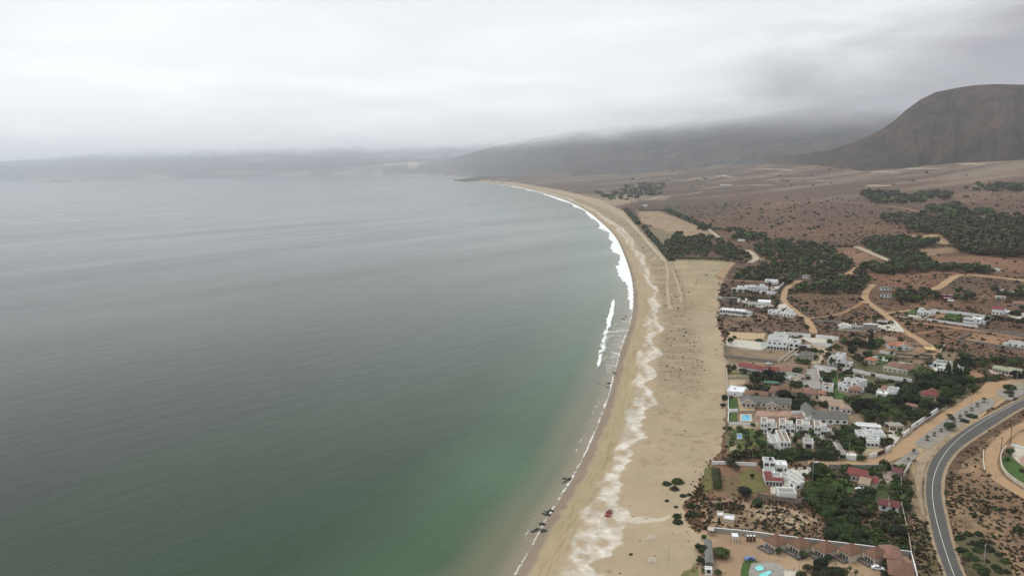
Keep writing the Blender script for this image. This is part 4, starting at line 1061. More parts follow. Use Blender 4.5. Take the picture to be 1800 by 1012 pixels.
ribbon('dirt_road', [(1329,455),(1342,456)], 8, PALED, .3, .1)
ribbon('dirt_road', [(1140,352),(1163,346),(1200,343),(1236,338)], 16, PALED, .4, .3)
ribbon('dirt_road', [(1060,334),(1100,330),(1160,315)], 12, DIRT2, .4, .3)
ribbon('path', [(1041,364),(1064.6,365.5),(1085,372),(1095,379),(1111.6,395.7),(1132,417.6),(1145,434),(1159,448),(1169,459)], 6, PALED, .25, .1)
ribbon('path', [(1145,434),(1130,438),(1118,440)], 3, PALED, .3, .1)
ribbon('path', [(1159,448),(1150,454),(1143,460)], 3, PALED, .3, .1)
ribbon('path', [(1169,459),(1174,476),(1173,490),(1173,510),(1175,530),(1180,545)], 3.6, SANDP, .4, .05)
ribbon('path', [(1178,459),(1185,480),(1190,495),(1195,512),(1198,532)], 3.2, SANDP, .4, .05)
for q in ([(1143,482),(1165,481),(1190,482)], [(1146,500),(1170,501),(1195,500)], [(1150,541),(1180,543),(1205,546)]): ribbon('path', q, 2.6, SANDP, .4, .04)
ribbon('highway', [(930,293.5),(1040,291.2),(1150,289.4),(1300,287.4),(1500,283.8),(1650,280.5),(1740,277.6),(1800,274),(1900,268)], 17, surf('pale_asphalt', (.24, .235, .23), .1, .01), 0, .5)
ribbon('dirt_road', [(1745,275),(1770,272),(1800,268.5),(1860,262)], 45, PALED, .4, .8)
for a in ([(1200,318),(1252,309),(1290,312)], [(1225,333),(1290,326),(1365,326)], [(1312,299),(1350,297),(1395,301)], [(1415,320),(1470,318),(1520,313)], [(1528,303),(1560,303),(1584,304)], [(1680,289),(1712,288.5),(1732,290)],
          [(1525,326),(1550,327.5),(1570,327)], [(950,304),(975,302),(992,300)], [(1030,278),(1060,277),(1100,276)], [(1230,317),(1262,312),(1275,308)], [(1340,318),(1385,314),(1410,313)], [(1590,297),(1640,297),(1670,296)]):
    ribbon('dirt_road', a, [10, 42, 22, 30, 10], PALED, .7, .5)

gv = lambda q, l=0: patch('gravel', q, GRAVEL, .04 + l, .1)
gv([(1606,779),(1612,785),(1631.6,789),(1666,764),(1701,740),(1745,714),(1749,708.5),(1743,702),(1733,699),(1707,708.5),(1662,737),(1615,772)])
gv([(1752,688),(1773,680),(1800,677),(1840,676),(1840,680),(1800,694),(1776,704),(1764,701)])
gv([(1610,786),(1616.6,795),(1604,814),(1597.6,819),(1568,817),(1590,801)])
patch('paving', [(1430,608),(1461,608),(1441,640),(1425,640)], SANDP, .06)
patch('paving', [(1397,588),(1472,593),(1461,603.5),(1424,602)], CREAMD, .06)
patch('terrace', [(1276,600),(1300,598),(1341,602),(1347,608),(1340,615),(1305,611),(1276,606)], CREAMD, .3, .5)
patch('terrace', [(1335,604),(1349,601),(1352,610),(1342,615)], PALEG, .36, .3)
patch('paving', [(1462,578),(1480,567),(1506,568),(1499,578)], CREAMD, .06)
patch('paving', [(1541,569),(1572,568),(1588,584),(1541,580)], CREAMD, .06)
patch('paving', [(1292,524),(1312,522),(1316,533),(1290,531)], CREAMD, .06)
patch('paving', [(1314,530),(1345,532),(1362,538),(1340,541),(1315,537)], CREAMD, .06)
patch('paving', [(1370,535),(1380,533),(1396,553),(1388,557),(1352,552),(1360,545)], CREAMD, .06)
patch('paving', [(1345,506),(1370,503),(1362,511),(1350,512)], CREAMD, .06)
patch('paving', [(1592,553),(1612,554),(1624,559),(1600,558)], CREAMD, .06)
patch('paving', [(1763,551),(1800,550),(1830,556),(1800,562),(1778,558)], CREAMD, .08)
patch('lawn', [(1594,551),(1604,543.5),(1612,545),(1612,552),(1600,553)], LAWN, .05)
patch('lawn', [(1662,552),(1672,549),(1692,555),(1686,565),(1658,561)], LAWN, .05)
patch('yard', [(1632,556),(1650,549.5),(1664,551),(1656,562),(1632,560)], DIRT2, .04)
patch('yard', [(1279,667),(1312,669),(1308,674),(1296,681),(1279,681)], SANDP, .06)
patch('lawn', [(1280,648),(1320,652),(1320,659),(1280,658)], LAWN2, .05)
patch('yard', [(1297,641),(1300,655),(1280,652),(1279,640)], SANDP, .04)
patch('lawn', [(1281,700),(1296,700),(1296.5,720),(1281,718)], LAWN, .05)
patch('lawn', [(1281,726),(1295.5,724),(1295,741),(1281,741)], LAWN, .05)
patch('terrace', [(1297,701),(1300,722),(1327,722),(1326,712),(1305,712),(1303,701)], surf('ochre_paving', (.48, .36, .22), .12, .3), .14, .3)
patch('paving', [(1331,722),(1391,722),(1391,730),(1327,731)], TERRP, .05)
patch('paving', [(1327,731),(1391,730),(1414,728),(1418,741),(1376,741),(1376,733),(1327,735)], BRICKP, .07)
patch('paving', [(1374,735),(1401,734),(1404,742),(1374,742)], TERRP, .10)
patch('paving', [(1301,728),(1321,728),(1322,741),(1300,741)], CREAMD, .07)
patch('paving', [(1412,722),(1419,721),(1431,742),(1424,744)], surf('ochre_paving', (.48, .36, .22)), .06)
patch('paving', [(1441,716),(1458,711),(1484,727),(1447,728)], BRICKP, .06)
patch('lawn', [(1446,660),(1470,655),(1474,690),(1490,694),(1488,702),(1460,700),(1462,680)], LAWN, .05)
patch('paving', [(1396,656),(1425,658),(1425,679),(1408,681),(1404,672)], GREYP, .05)
patch('paving', [(1409,671),(1440,673),(1440,684),(1408,682)], GREYP, .09)
patch('lawn', [(1520,625),(1568,624),(1560,640),(1530,640)], LAWN, .05)
patch('yard', [(1540,611),(1560,605),(1565,616),(1548,620)], DIRT2, .05)
patch('yard', [(1612,609),(1632,606),(1640,612),(1626,621),(1606,618)], DIRT2, .05)
patch('terrace', [(1632,640),(1660,636),(1682,645),(1665,664),(1650,668),(1644,652)], CREAMD, .08)
patch('yard', [(1692,654),(1710,648),(1730,660),(1728,668),(1695,668)], DIRT2, .05)
patch('terrace', [(1738,650),(1790,655),(1792,662),(1770,661),(1742,656)], PINK, .1)
patch('lawn', [(1553,716),(1600,700),(1606,712),(1580,722),(1556,722)], LAWN, .05) if 0 else None
patch('lawn', [(1602,693),(1614,690),(1618,702),(1606,706)], LAWN, .05)
patch('lawn', [(1288,755),(1324,754),(1326,767),(1290,768)], LAWN, .05)
patch('lawn', [(1300,778),(1347,777),(1350,790),(1320,795),(1296,793)], LAWN2, .05)
patch('yard', [(1280,747),(1334,749),(1334,753),(1282,752)], SANDP, .05)
patch('yard', [(1283,786),(1296,782),(1298,792),(1282,793)], SANDP, .05)
patch('lawn', [(1484,768),(1510,770),(1524,788),(1520,793),(1488,790)], LAWN, .05)
patch('yard', [(1492,793),(1540,786),(1556,790),(1530,800),(1494,802)], SANDP, .05)
patch('paving', [(1562,756),(1592,757),(1582,768),(1570,786),(1562,780)], CREAMD, .05)
patch('yard', [(1504,742),(1524,735),(1580,742),(1596,744),(1584,748),(1510,747)], BRICKP, .05)
patch('paving', [(1380,826),(1392,823),(1440,819),(1432,828),(1412,836),(1398,852),(1392,868),(1355,868),(1354,856),(1378,852)], CREAMD, .06)
patch('paving', [(1530,833),(1552,828),(1586,829),(1580,850),(1566,851),(1545,846)], surf('pink_paving', (.34, .25, .215), .12, .3), .06)
patch('lawn', [(1456,845),(1470,843),(1500,856),(1496,868),(1462,872)], LAWN, .05)
patch('lawn', [(1300,836),(1322,829),(1342,840),(1345,862),(1318,868),(1298,846)], LAWN2, .04)
patch('lawn', [(1240,822),(1252,820),(1254,860),(1238,862)], LAWN2, .04)
patch('lawn', [(1306,988),(1322,984),(1340,988),(1318,994),(1316,1012),(1318,1060),(1304,1060),(1302,1005)], LAWN, .05)
patch('terrace', [(1321,990),(1345,988),(1366,990),(1380,1000),(1410,1005),(1414,1030),(1420,1080),(1318,1080),(1316,1006)], GREYP, .12, .3)
patch('terrace', [(1378,1003),(1406,1007),(1410,1030),(1380,1025)], CREAMD, .22, .2)
patch('lawn', [(1759,806),(1772,800),(1800,822),(1830,845),(1830,876),(1800,855),(1778,841),(1762,829)], LAWN, .05)
patch('terrace', [(1772,795),(1786,786),(1830,794),(1830,822),(1800,820),(1783,806)], CREAMD, .1)
patch('terrace', [(1790,808),(1800,801),(1830,804),(1830,818),(1800,820)], TERRP, .25)
patch('yard', [(1778,776),(1790,764),(1830,752),(1830,785),(1800,786)], DIRT, .06)
patch('lawn', [(1690,556),(1701,559),(1712,568),(1700,571)], LAWN, .05) if 0 else None
patch('yard', [(1690,600),(1712,588),(1790,600),(1765,608),(1700,604)], DIRT2, .05)

# ================================================================== POOLS
pool('bright blue pool beside the lawn of the grey shingle villa', [(1304,731),(1310,729.5),(1318,730.5),(1319,739),(1304,739.5)])
pool('slim turquoise pool behind the low brown tiled houses', [(1321,685.3),(1336,685),(1336.5,689),(1324,689.2)], POOLC, TERRP)
pool('small blue pool under palms next to the white terraced houses', [(1296,763),(1303,763),(1304,771),(1296,771)], pool_mat('pale_pool_water', (.16, .36, .55)))
pool('round cyan pool on the holiday park terrace', [(1335 + 8 * math.cos(a), 999 + 5.2 * math.sin(a)) for a in np.linspace(0, 6.283, 17)[:-1]], POOLC, GREYP, .2, 1.1)
pool('free-form cyan pool at the foot of the holiday park', [(1340,1007),(1352,1003),(1358,1006),(1350,1012),(1352,1022),(1340,1026),(1332,1018),(1334,1010)], POOLC, GREYP, .2, 1.1)
pool('empty round basin on the holiday park terrace', [(1366 + 9 * math.cos(a), 998 + 5 * math.sin(a)) for a in np.linspace(0, 6.283, 17)[:-1]], GREYP, CREAMD, .2, 1.1)
pool('blue pool on the terrace of the green roofed villa', [(1634,642),(1642,640),(1643,645),(1636,646)], pool_mat('steel_pool_water', (.12, .30, .42)), CREAMD, .15)
pool('pale green pool in a lawn behind the orange tiled bungalow', [(1531,629),(1540,627),(1560,630),(1557,635),(1540,632)], POOLG, CREAMD)
pool('dark green pool behind a palm by the brick lane', [(1441,664),(1454,662.5),(1459,671),(1446,673)], POOLG, BRICKP, .1, 1.15)

# ================================================================== HOUSES
W_, C_ = WHITE, CREAM
def B(x0, x1, y0, y1, h, **k): d = dict(x=(x0, x1), y=(y0, y1), h=h); d.update(k); return d
house('villa', 'long white flat-roofed villa nearest the top of the village beside the sandy field', 'villa', (1290,513), (1352,512.5),
      [B(-.02,.40,0,9,3.4,win=(4,2)), B(.16,.42,6,16,5.0,win=(2,1)), B(.38,.66,1,17,5.6,win=(3,0)), B(.60,1.0,5,17,4.8,win=(4,0)), B(.80,.92,10,14,7.2), B(.5,.58,3,7,7.0)])
house('annex', 'low white annex with a long blank front beside the top villa', 'annex', (1334,516), (1360,518), [B(0,1,0,5,3.2), B(.7,1,4,9,2.4)])
house('pavilion', 'dark grey timber pavilion near the sandy field', 'pavilion', (1274,530), (1296,530), [B(0,.5,3,9,3.2,w=GREYW,r=R_GRY,roof='hip',rise=.9), B(.45,1,0,8,3.4,w=BROWNW,r=R_GRY,roof='hip',rise=1.1,win=(2,0))])
house('beach_hut', 'tiny cream beach hut beside the dark grey pavilion', 'hut', (1259,527.5), (1272,527.5), [B(0,1,0,5,2.8,w=CREAM,r=PALEG,win=(2,0))])
house('villa', 'pale villa with a greenish roof and white gables beside the upper dirt track', 'villa', (1316,538), (1354,539),
      [B(0,.55,0,9,3.3,r=GREEND,win=(4,1)), B(.45,1,3,12,4.3,roof='gable',r=SHEET,rise=1.6,win=(3,0)), B(.75,1,-2,4,3,r=PALEG,win=(1,0))])
house('villa', 'long narrow white villa with a full-length veranda facing the beach', 'villa', (1265,549), (1315,553.5),
      [B(0,.86,0,10,3.4,win=(9,3),ww=2.4,wh=1.9,wz=.4,r=SHEET), B(.86,1.12,-4,3,3,roof='hip',r=PALEG,win=(1,1))])
house('villa', 'cluster of white flat-roofed cubes at the bend of the dirt track', 'villa', (1345,553), (1396,558),
      [B(0,.36,7,15,3.4,win=(2,1)), B(.22,.62,2,12,3.0,r=PALEG,win=(3,1)), B(.5,.98,0,5,3.2,win=(4,0)), B(.55,.8,8,17,4.6,win=(1,1)), B(.78,.95,6,12,3.0,r=PALEG)])
house('villa', 'big white modernist villa with stacked roof terraces and a garage tower', 'villa', (1348,613.5), (1404,618),
      [B(0,.60,0,4,3.0,win=(6,1),ww=2.2,wh=2.0,wz=.5), B(-.02,.62,3.5,12,5.8,win=(4,2),ww=1.8), B(-.06,.42,13,20,7.0,r=GREYP,win=(2,1)), B(.0,.58,10,17,9.0,r=PALEG,win=(3,1)), B(.1,.45,18,24,9.6,r=PALEG,win=(2,1)), B(.68,1.0,0,14,7.2,r=PALEG,win=(2,2),ww=2.6,wh=1.9), B(.45,.74,8,20,6.0,r=SHEET,win=(1,0)), B(1.0,1.3,8,15,3.0,r=PALEG,win=(1,0))])
house('villa', 'grey gabled house with a small glass roof behind the round grey-green bush', 'house', (1399,634), (1428,636), [B(0,.45,0,7,3,roof='hip',r=R_GRY,rise=1.2,w=W_,win=(2,1)), B(.30,1.05,3,12,3.4,roof='gable',r=R_GRY,rise=2.2,w=C_,win=(3,0)), B(.22,.55,-4,0,2.6,w=C_,r=TAND)])
house('villa', 'tall white villa standing behind the big date palm', 'villa', (1453,641), (1480,645), [B(.12,.95,0,9,6.2,win=(3,2)), B(.0,.45,2,10,4.2,win=(1,1)), B(.35,.85,6,13,7.6,r=PALEG), B(.95,1.45,2,8,3.0,win=(2,0))])
house('beach_house', 'long white beach house under a red metal roof', 'house', (1298,653), (1342,661), [B(0,1,0,9,4.2,roof='gable',r=R_RED,rise=1.5,win=(10,2),ww=2.0,wh=1.9,wz=.6,ov=.9)])
house('beach_house', 'low house under a pinkish red roof beside the long beach house', 'house', (1344,657), (1390,661), [B(0,.5,0,9,3.0,roof='gable',r=R_RED,rise=1.4,win=(3,0)), B(.42,1,2,11,3.2,roof='hip',r=R_PNK,rise=1.6,win=(3,0))])
house('villa', 'white house with a flat sage green roof', 'house', (1377,670), (1396,673), [B(-.05,.55,0,5,3.2,win=(2,1)), B(-.2,1.0,4,14,3.2,w=C_,r=GREEND), B(1.0,1.25,-2,14,2.4,w=C_,r=CREAMD)])
house('outbuilding', 'small pink-grey shed beside the brick yard', 'shed', (1407,668), (1425,669), [B(0,.5,0,4,2.6,w=PINK,r=PALEG,win=(1,0)), B(.45,1,2,6,2.6,w=BROWNW,r=PALEG)])
house('villa', 'white villa of stacked cylinders and cubes with a small tower beside the lawn', 'villa', (1469,684), (1492,690),
      [B(0,.55,2,9,4.2,r=PALEG,win=(1,2)), B(.15,.95,0,6,3.6,r=GREYP,win=(2,1)), B(.35,1.15,6,17,6.2,r=PALEG,win=(2,2)), B(.3,.5,4,8,7.6,r=W_,win=(1,1)), B(1.1,1.5,3,9,3.0,r=TERRP)])
house('summer_house', 'small octagonal summer house with a red-brown roof beside the cylinder villa', 'summer house', (1493,692), (1513,694), [B(0,1,0,7,2.8,w=PINK,r=R_PNK,roof='hip',rise=1.8,win=(3,1))])
house('cube_house', 'detached white cube with a sunken roof terrace next to the lawn', 'house', (1444,692), (1463,694), [B(0,1,0,8,5.6,r=TAND,win=(1,1))])
house('hall', 'plain white box building on the edge of the beach', 'building', (1277,695), (1306,698), [B(0,1,0,13,3.4,r=SHEET,w=SHEET,win=(1,0),ww=.8), B(1,1.12,2,12,2.8,w=C_,r=CREAMD)])
house('bungalow', 'long low bungalow with a brown tiled roof in front of the turquoise pool', 'bungalow', (1311,700), (1345,703), [B(0,1,0,9,2.6,w=PINK,r=R_BRN,roof='hip',rise=1.7,win=(2,1)), B(1.02,1.1,2,8,2.4,w=C_,r=R_PNK,roof='hip',rise=.8)])
house('bungalow', 'brown tiled bungalow half hidden by the big dark tree', 'bungalow', (1350,696), (1376,700), [B(0,.7,0,8,2.7,w=C_,r=R_BRN,roof='hip',rise=1.6,win=(2,1)), B(-.1,1.1,10,15,2.6,w=C_,r=R_BRN,roof='gable',rise=1.0)])
house('bungalow', 'brown tiled bungalow with a domed roof end beside the grey drive', 'bungalow', (1392,696), (1433,699), [B(0,.62,0,8,2.6,w=C_,r=R_BRN,roof='gable',rise=1.3,win=(3,0)), B(.52,1.02,-1,9,2.8,w=C_,r=R_PNK,roof='hip',rise=2.4,win=(1,0))])
house('kiosk', 'tiny tiled-roof kiosk beside the white cube house', 'kiosk', (1438,698), (1448,699.5), [B(0,1,0,5,2.6,w=C_,r=R_ORG,roof='hip',rise=1.2,win=(1,1))])
house('villa', 'wide grey shingle villa with two white-trimmed front gables', 'villa', (1304,716), (1389,722),
      [B(.0,.27,0,9,3.0,w=C_,r=R_GRY,roof='gabley',rise=2.6,win=(3,1),ww=1.8,wh=1.6,trim=1,ov=1.0), B(.10,1.02,3,12,3.0,w=C_,r=R_GRY,roof='gable',rise=2.5,win=(9,0)), B(.52,.74,-1.5,6,2.9,w=C_,r=R_GRY,roof='gabley',rise=2.3,win=(2,0),trim=1,ov=.8)])
house('villa', 'grey-roofed villa with long white side behind the terraced houses', 'villa', (1425,744), (1470,745), [B(.1,1.45,0,10,3.2,r=R_GRY,roof='gable',rise=2.6,win=(5,0),ww=1.8), B(-.08,.34,3,21,3.2,r=R_GRY,roof='gabley',rise=2.4,win=(1,2))])
house('villa', 'tan tiled villa running back from the lane with a white porch', 'villa', (1479,727), (1496,727.5), [B(0,1,0,6,3.0,r=R_TAN,roof='hip',rise=1.4,win=(2,1)), B(-1.0,.5,5,17,2.9,r=R_TAN,roof='gable',rise=1.5,win=(3,3)), B(-1.5,-.1,13,23,2.9,r=R_TAN,roof='hip',rise=1.2,win=(1,2))])
def townhouse(px, py, txt, w=1.0):
    return house('townhouse', txt, 'townhouse', (px, py), (px + 11, py + 1), [B(0,1,0,9,6.4,r=TAND,win=(2,0),ww=1.0), B(1,2.55 * w,3,10,3.2,r=PALEG,win=(2,0),ww=2.2,wh=1.9,wz=.4), B(.95,2.2 * w,6,10.5,5.0,r=CREAMD,win=(2,0)), B(1,2.3 * w,-2,3,1.0,r=CREAMD)], group=None)
townhouse(1337, 761, 'leftmost white townhouse of the terrace, nearest the beach')
townhouse(1369.5, 763.5, 'second white townhouse of the terrace counting from the beach')
townhouse(1399.5, 765, 'third white townhouse of the terrace, in front of the ochre drive')
townhouse(1431, 768, 'rightmost white townhouse of the terrace beside the long drive', .9)
house('apartment_block', 'white two-storey block with a tan gravel roof split by a white ridge', 'building', (1371,795.5), (1389.5,796.5), [B(0,1,0,17,6.2,r=TAND,win=(3,4),ww=1.0), B(.44,.52,0.3,16.7,6.32,r=W_), B(-.75,-.0,6,18,3.2,r=PALEG,win=(0,2)), B(1,1.3,9,16,3,r=SHEET)])
house('garage', 'white garage with one wide dark opening below the terraced houses', 'garage', (1412,787), (1430,788.5), [B(0,1,0,7,3.2,r=GREYP,win=(1,0),ww=3.4,wh=2.1,wz=.2)])
house('villa', 'white house with red lean-to roof and patio at the corner of the sandy lot', 'villa', (1346,853), (1377,855),
      [B(0,.94,0,3.2,2.7,r=R_RED,roof='gable',rise=.6,win=(5,1),ww=1.7,wh=1.7,wz=.3,ov=.3), B(0,.35,3,8,3.4,r=R_RED,roof='gable',rise=1.1,ov=.3), B(.32,.98,3.4,9,3.2,r=PALEG,win=(0,0)), B(.0,.7,9,12,3.2,win=(2,1)), B(.1,.78,14,20,6.0,r=PALEG,win=(2,1),ww=2.2), B(.86,1.55,16,22,4.0,r=W_,win=(3,0),ww=.8,door=.35)])
house('storehouse', 'long white windowless store on the front boundary wall of the sandy lot', 'store', (1369,877.5), (1400,878.5), [B(0,1,0,5,3.3,r=GREYP), B(-.05,1.08,4.6,5.2,3.6)])
house('ruin', 'white roofless walls and low concrete cells beside the courtyard', 'unfinished building', (1398,862), (1420,858),
      [B(0,.42,0,5,2.6,r=GREYP,win=(1,1)), B(.35,.85,1,9,3.0,r=CREAMD), B(.3,.75,9,14,2.4,r=GREYW), B(.78,1.2,4,13,3.4,r=PALEG,win=(1,0))])
house('villa', 'white villa with a round-edged terrace and two roof levels beside the gravel verge', 'villa', (1523,786), (1544,787),
      [B(0,1,0,4,4.0,r=PALEG,win=(3,1),ww=1.8), B(-.1,1.3,4,10,3.6,r=PALEG,win=(2,1)), B(.5,2.0,9,18,3.8,r=PALEG,win=(2,1)), B(-.4,.35,8,17,3.6,r=GREYW,win=(1,1)), B(1.0,1.9,12,14.5,4.4,r=CREAMD)])
house('outbuilding', 'long flat white outbuilding behind the round-terraced villa', 'outbuilding', (1503,756), (1549,759), [B(0,1,0,4,3.0,r=SHEET,win=(3,0)), B(.1,.9,4,7,2.6,r=SHEET)])
house('carport', 'flat grey-roofed shelter with a dark front at the top of the drive', 'carport', (1563,757.5), (1596,757), [B(0,.8,0,6,2.8,r=GREYP,roof='open')])
house('cottage', 'cottage with one long red roof and a tan roof wing on the green plot', 'cottage', (1509,860), (1536,866),
      [B(0,.62,0,8,3.0,r=R_TAN,roof='gable',rise=1.6,w=C_,win=(2,0),ww=1.5), B(.0,1.0,4,10,3.0,r=R_RED,roof='gable',rise=1.7,w=C_,win=(0,0)), B(-1.05,.12,8,16,3.1,r=R_RED,roof='gable',rise=1.8,w=C_,win=(4,1),ww=1.4)])
house('carport', 'dark red open carport at the corner of the pink yard', 'carport', (1567,838), (1587,841), [B(0,1,0,6,2.7,w=WOOD,r=R_MAR,roof='open')])
house('garden_shed', 'maroon-roofed garden shed with a white ridge strip beside the boundary fence', 'shed', (1545,896), (1579,901), [B(0,1,0,6,2.4,r=R_MAR,roof='gable',rise=1.2,w=W_,win=(2,0)), B(.5,.54,-.6,6.6,4.0,r=W_)])
house('villa', 'red-roofed chalet hidden in the trees above the sandy lane', 'chalet', (1618,702), (1650,707), [B(0,.8,2,10,3.0,r=R_RED,roof='hip',rise=2.4,w=C_,win=(3,1)), B(.0,.35,-1,4,2.8,r=R_RED,roof='gabley',rise=1.4,w=CREAM,win=(1,1)), B(.2,.5,10,16,3.0,r=R_BRN,roof='hip',rise=1.6)])
house('garden_shed', 'small pinkish roof shed under the trees beside the white boundary wall', 'shed', (1591,719), (1611,722), [B(0,1,0,5,2.4,w=GREYW,r=R_PNK,roof='hip',rise=.8,win=(1,0))])
house('villa', 'white villa on the lane with curved brown roofs over its courtyard', 'villa', (1552,652), (1594,658), [B(0,1,0,4,3.2,w=C_,r=PALEG,win=(5,1)), B(.05,.62,4,14,3.4,w=C_,r=R_PNK,roof='hip',rise=2.0), B(.55,1.15,3,15,3.4,w=C_,r=R_BRN,roof='hip',rise=2.0), B(.3,.9,16,22,3.0,w=C_,r=CREAMD)])
house('villa', 'white villa with green flat roofs and broad white eaves above the pool terrace', 'villa', (1650,650), (1680,654), [B(-.45,.42,6,16,3.6,r=GREEND,win=(4,1),ww=2.4,wh=2.0,wz=.4), B(.2,1.05,0,8,3.4,r=GREEND,win=(3,1)), B(.9,1.4,6,12,3.2,r=PALEG), B(.0,.5,-4,-.2,3.0,r=W_,win=(3,0),ww=1.0)])
house('villa', 'white villa stepping up in small cubes below the brick lane', 'villa', (1539,701), (1558,704), [B(0,1,0,6,4.2,r=W_,win=(2,1)), B(-.2,.9,6,13,3.4,r=PALEG,win=(1,2)), B(.7,1.6,8,16,5.2,r=GREYP,win=(2,1)), B(.0,.7,13,21,3.4,r=R_PNK,roof='gable',rise=1.0)])
house('bungalow', 'orange tiled bungalow with white gable beside the dark timber gate', 'bungalow', (1571,616), (1608,615), [B(.2,.75,0,8,3.0,r=R_ORG,roof='gabley',rise=2.4,win=(2,1),trim=1), B(-.1,.5,5,12,2.8,r=R_ORG,roof='gable',rise=1.8,win=(2,0)), B(.5,1.0,3,13,2.8,r=R_ORG,roof='hip',rise=2.2,win=(1,0))])
house('bungalow', 'small orange tiled house at the edge of the pool lawn', 'bungalow', (1519,638), (1537,641), [B(0,1,0,7,2.8,r=R_ORG,roof='hip',rise=1.8,w=C_,win=(2,1))])
house('awning', 'yellow canvas awning over a dirt yard', 'awning', (1627,620), (1645,621), [B(0,1,0,9,2.6,w=WOOD,r=YELT,roof='open')])
house('pergola', 'dark roofed pergola beside the green roofed villa', 'pergola', (1613,631), (1634,634), [B(0,1,0,7,2.8,w=BROWNW,r=surf('dark_roofing', (.03,.028,.03)),roof='open')])
house('pergola', 'black roofed pergola behind the curved-roof villa', 'pergola', (1573,629), (1606,632), [B(0,.95,0,4,2.8,w=BROWNW,r=surf('dark_roofing', (.03,.028,.03)),roof='open')])
house('villa', 'cream block house with a walled cream yard between the dirt tracks', 'villa', (1497,579), (1543,581), [B(0,.45,0,8,2.8,w=GREYW,r=GREYP,win=(2,0)), B(.45,1.0,0,7,5.4,w=surf('beige_render', (.40,.34,.28)),r=SHEET,win=(3,1)), B(-.45,-.1,3,10,2.6,w=W_,r=PALEG)])
house('cabin', 'small white-fronted cabin, upper of the two on the dirt plot', 'cabin', (1549,510.5), (1567,510.5), [B(0,1,0,7,3,r=R_GRY,roof='hip',rise=1.2,win=(3,1))])
house('cabin', 'small white-fronted cabin, lower of the two on the dirt plot', 'cabin', (1548,522.5), (1567,523), [B(0,1,0,7,3,r=R_GRY,roof='hip',rise=1.2,win=(3,1))])
house('farmhouse', 'dark red farmhouse with a white roof strip among trees', 'farmhouse', (1657,526), (1678,526.5), [B(0,1,3,9,4.2,w=R_MAR,r=SHEET,win=(3,0)), B(.0,.7,-6,0,2.6,w=R_MAR,r=SHEET,win=(1,0)), B(.35,.8,-11,-7,1.6,r=SHEET)])
house('villa', 'white villa with a curved entrance wall beside the small lawn', 'villa', (1612,553), (1636,556), [B(0,.45,0,6,4.6,win=(2,1)), B(.35,1.0,3,10,3.4,r=PALEG,win=(3,0)), B(.85,1.0,0,4,5.6), B(-.2,.1,8,12,5.0)])
house('villa', 'white two-storey cube villa at the far end of the long white wall', 'villa', (1692,571), (1720,574), [B(0,.62,0,8,6.0,win=(5,1),ww=1.2), B(.4,1.05,3,12,6.4,r=SHEET,win=(2,1)), B(.9,1.15,8,14,3.4,win=(1,0))])
house('villa', 'white house under a bright red roof at the right edge of the village', 'villa', (1743,552), (1763,554), [B(0,1,0,9,5.2,r=R_RED,roof='gable',rise=1.9,win=(3,1)), B(.9,1.6,3,12,3.2,r=SHEET,win=(1,0))])
house('bungalow', 'long faded tile roof bungalow behind a dark hedge at the right edge', 'bungalow', (1778,538), (1800,540), [B(0,1.6,0,8,3,r=R_PNK,roof='hip',rise=1.6,w=GREYW,win=(3,0))])
house('villa', 'grey flat house half out of frame behind the block wall', 'house', (1770,608), (1800,612), [B(0,1.8,0,10,3.2,r=GREYW,win=(5,1)), B(-.25,.1,0,5,2.0,w=W_,r=PALEG)])
house('lodge', 'low lodge with a pale green roof and deep porch beside the dark hedge', 'lodge', (1743,655), (1788,662), [B(0,.45,2,10,2.8,r=R_OLV,roof='gable',rise=1.3,w=C_,win=(4,1)), B(.4,1.0,1,11,2.8,r=R_OLV,roof='hip',rise=1.8,w=C_,win=(5,0),ww=1.8,wh=1.8,wz=.3)])
house('villa', 'cream house with green lawns far up the right side', 'house', (1752,514), (1777,518), [B(0,1,0,8,3,w=C_,r=GREEND,win=(3,0)), B(.8,1.8,8,14,3,r=PALEG)])
house('shed', 'low white-roofed shed beside the cream house with lawns', 'shed', (1750,525), (1768,525.5), [B(0,1,0,5,2.6,r=SHEET,w=C_,win=(2,0))])
for q in [((1438,498),(1452,499),'blue-grey roofed house deep in the upper trees',R_GRY,'hip'), ((1430,482),(1443,482.5),'smallest white roofed house among the upper trees',SHEET,'flat'), ((1356,500),(1366,500.5),'slanting white roof house below the upper grove',SHEET,'flat'),
          ((1344,496.5),(1366,497.5),'long thin white roof just above the slanting one',SHEET,'flat'), ((1437,464),(1450,465),'pale roof at the top of the dense grove',PALEG,'flat'), ((1375,452),(1386,452),'cream roof near the row of round trees',CREAMD,'flat'),
          ((1457,477),(1471,478),'white roofed cottage beside the grove clearing',SHEET,'hip'), ((1296,424),(1307,424.5),'white shed below the dark conifers beside the red field',SHEET,'flat'), ((1622,425),(1640,424),'white building on the bare clearing beside the brown forest',SHEET,'flat'),
          ((1730,477),(1758,477),'low pale farm building on the upper right track',PALEG,'flat'), ((1384,464),(1396,464.5),'small cream cabin in the middle of the dense grove',CREAMD,'flat'), ((1345,446),(1352,446),'tiny pale hut by the winding pale track',PALEG,'flat'),
          ((1410,489),(1424,489.5),'dark framed house with white edges in the upper trees',R_GRY,'hip'), ((1466,487),(1478,488),'grey roofed house where the dirt road leaves the grove',R_GRY,'hip')]:
    house('cottage', q[2], 'house', q[0], q[1], [B(0,1,0,8,3.4,r=q[3],roof=q[4],rise=1.3,win=(2,0))])
